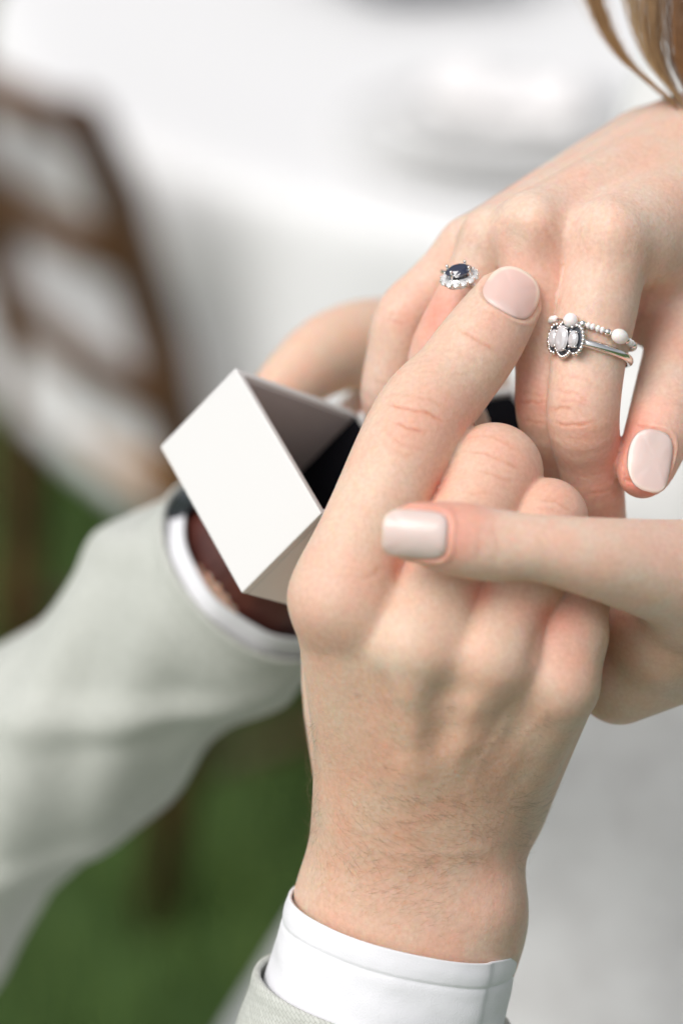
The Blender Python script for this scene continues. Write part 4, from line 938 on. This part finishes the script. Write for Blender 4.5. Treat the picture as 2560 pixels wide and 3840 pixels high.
for dx, rx, ry in ((0, 2.4, 3.6), (3.0, 2.1, 2.9), (-3.0, 2.1, 2.9)): plate_parts.append(sphere_mesh(ht + Xt * dx * 1.1 - Zt * (0.1 + abs(dx) * 0.12), (rx * 1.12, ry * 1.08, 0.55), 22, 8, [Xt, Yt, Zt]))
ring_mesh('back_plate', plate_parts, M['dark_silver'], tr)
for dx, rx, ry, zz in ((0, 1.85, 2.8, 1.1), (2.95, 1.35, 1.9, 0.5), (-2.95, 1.35, 1.9, 0.5)):
    cst = ht + Xt * dx * 1.1 + Zt * zz
    st = ring_mesh('oval_stone', gem(cst, Xt, Yt, Zt, rx * 1.12, ry * 1.08, 0.85, 0.9, 14, 0.5), M['crystal'], tr, False)
    for a in (0.9, 2.24, 4.04, 5.38):
        b = cst + Xt * rx * 1.14 * math.cos(a) + Yt * ry * 1.1 * math.sin(a)
        ring_mesh('prong', [sphere_mesh(b + Zt * 0.25, 0.34, 9, 6), tube_mesh([b - Zt * 0.7, b + Zt * 0.2], 0.22, 6)], M['silver'], st)
out = []
for k in range(40):
    t = 2 * math.pi * k / 40; d = Xt * math.cos(t) + Yt * math.sin(t); best = 0
    for dx, rx, ry in ((0, 2.45, 3.75), (3.0, 2.15, 3.0), (-3.0, 2.15, 3.0)):     # outline of three joined ovals
        rr = np.linspace(0, 7, 141); xx = rr * math.cos(t) - dx; yy = rr * math.sin(t); m_ = (xx / rx) ** 2 + (yy / ry) ** 2 <= 1
        if m_.any(): best = max(best, rr[m_].max())
    out.append(ht + d * best * 1.1 + Zt * (0.1 - 0.10 * best * abs(math.cos(t))))
for q in out: ring_mesh('halo_bead', sphere_mesh(q + Zt * 0.15, 0.5, 9, 7), M['silver'], tr)

# pearl and bead ring above it
c3 = ia + axi * 6.4; n3 = unit(axi + np.array([-0.20, 0.0, 0.06]))
hx3 = P(2095, 1205, 4) - c3
lp3, (x3, y3, n3, r3) = finger_loop(WR, IF, c3, n3, hx3, steps=360, off=0.0)
pr = thing('pearl_ring', tuple(to_world(c3)), 'beaded ring of white pearls, seed beads and small silver balls on the index finger', 'ring')
lpts = [lp3[k] + unit(lp3[k] - c3) * 0.75 for k in range(0, 360, 5)]
ring_mesh('cord', tube_mesh(lpts, 0.22, 6, closed=True), M['silver'], pr)
seq = [('p', 1.72), ('s', 0.92)] + [('b', 0.84)] * 4 + [('s', 0.92), ('o', 2.1), ('s', 0.9), ('b', 0.9), ('b', 0.9), ('s', 0.92)] + [('b', 0.88)] * 5 + [('s', 0.92), ('p', 1.5), ('s', 0.92)] + [('b', 0.86)] * 20
seq_m = list(seq)
sgn = 1
arc = np.concatenate([[0], np.cumsum(np.linalg.norm(np.diff(np.vstack([lp3, lp3[:1]]), axis=0), axis=1) * 1.09)]); tot = arc[-1]
# pick the direction that runs over the visible side of the finger
if P(2240, 1240, 5)[0] - c3[0] > 0 and lp3[60][2] < lp3[300][2]: sgn = -1
sgn = -sgn
pos = 0.0; prev = None
for typ, r in seq_m:
    hw = {'o': 2.2, 'b': 0.62 * r / 0.86}.get(typ, r)
    if prev is not None: pos += prev + hw * 0.96
    prev = hw * 0.96
    if pos > tot - 2.4: break
    k = int(np.searchsorted(arc, pos)) % 360; k = (sgn * k) % 360
    o_ = unit(lp3[k] - c3); tg = unit(lp3[(k + 2) % 360] - lp3[(k - 2) % 360]); rad_off = (r if typ != 'o' else 1.62) * 0.92
    q = lp3[k] + o_ * rad_off
    if typ == 'o': ring_mesh('pearl', sphere_mesh(q, (2.2, 1.75, 1.7), 18, 12, [tg, np.cross(o_, tg), o_]), M['pearl'], pr)
    elif typ == 'p': ring_mesh('pearl', sphere_mesh(q, r, 18, 12), M['pearl'], pr)
    elif typ == 's': ring_mesh('silver_ball', sphere_mesh(q, (r, r, r), 14, 10), M['silver'], pr)
    else: ring_mesh('seed_bead', sphere_mesh(q, (r * 0.74, r, r), 12, 8, [tg, np.cross(o_, tg), o_]), M['pearl'], pr)

for o in bpy.data.objects:
    if '_o' in o: del o['_o']
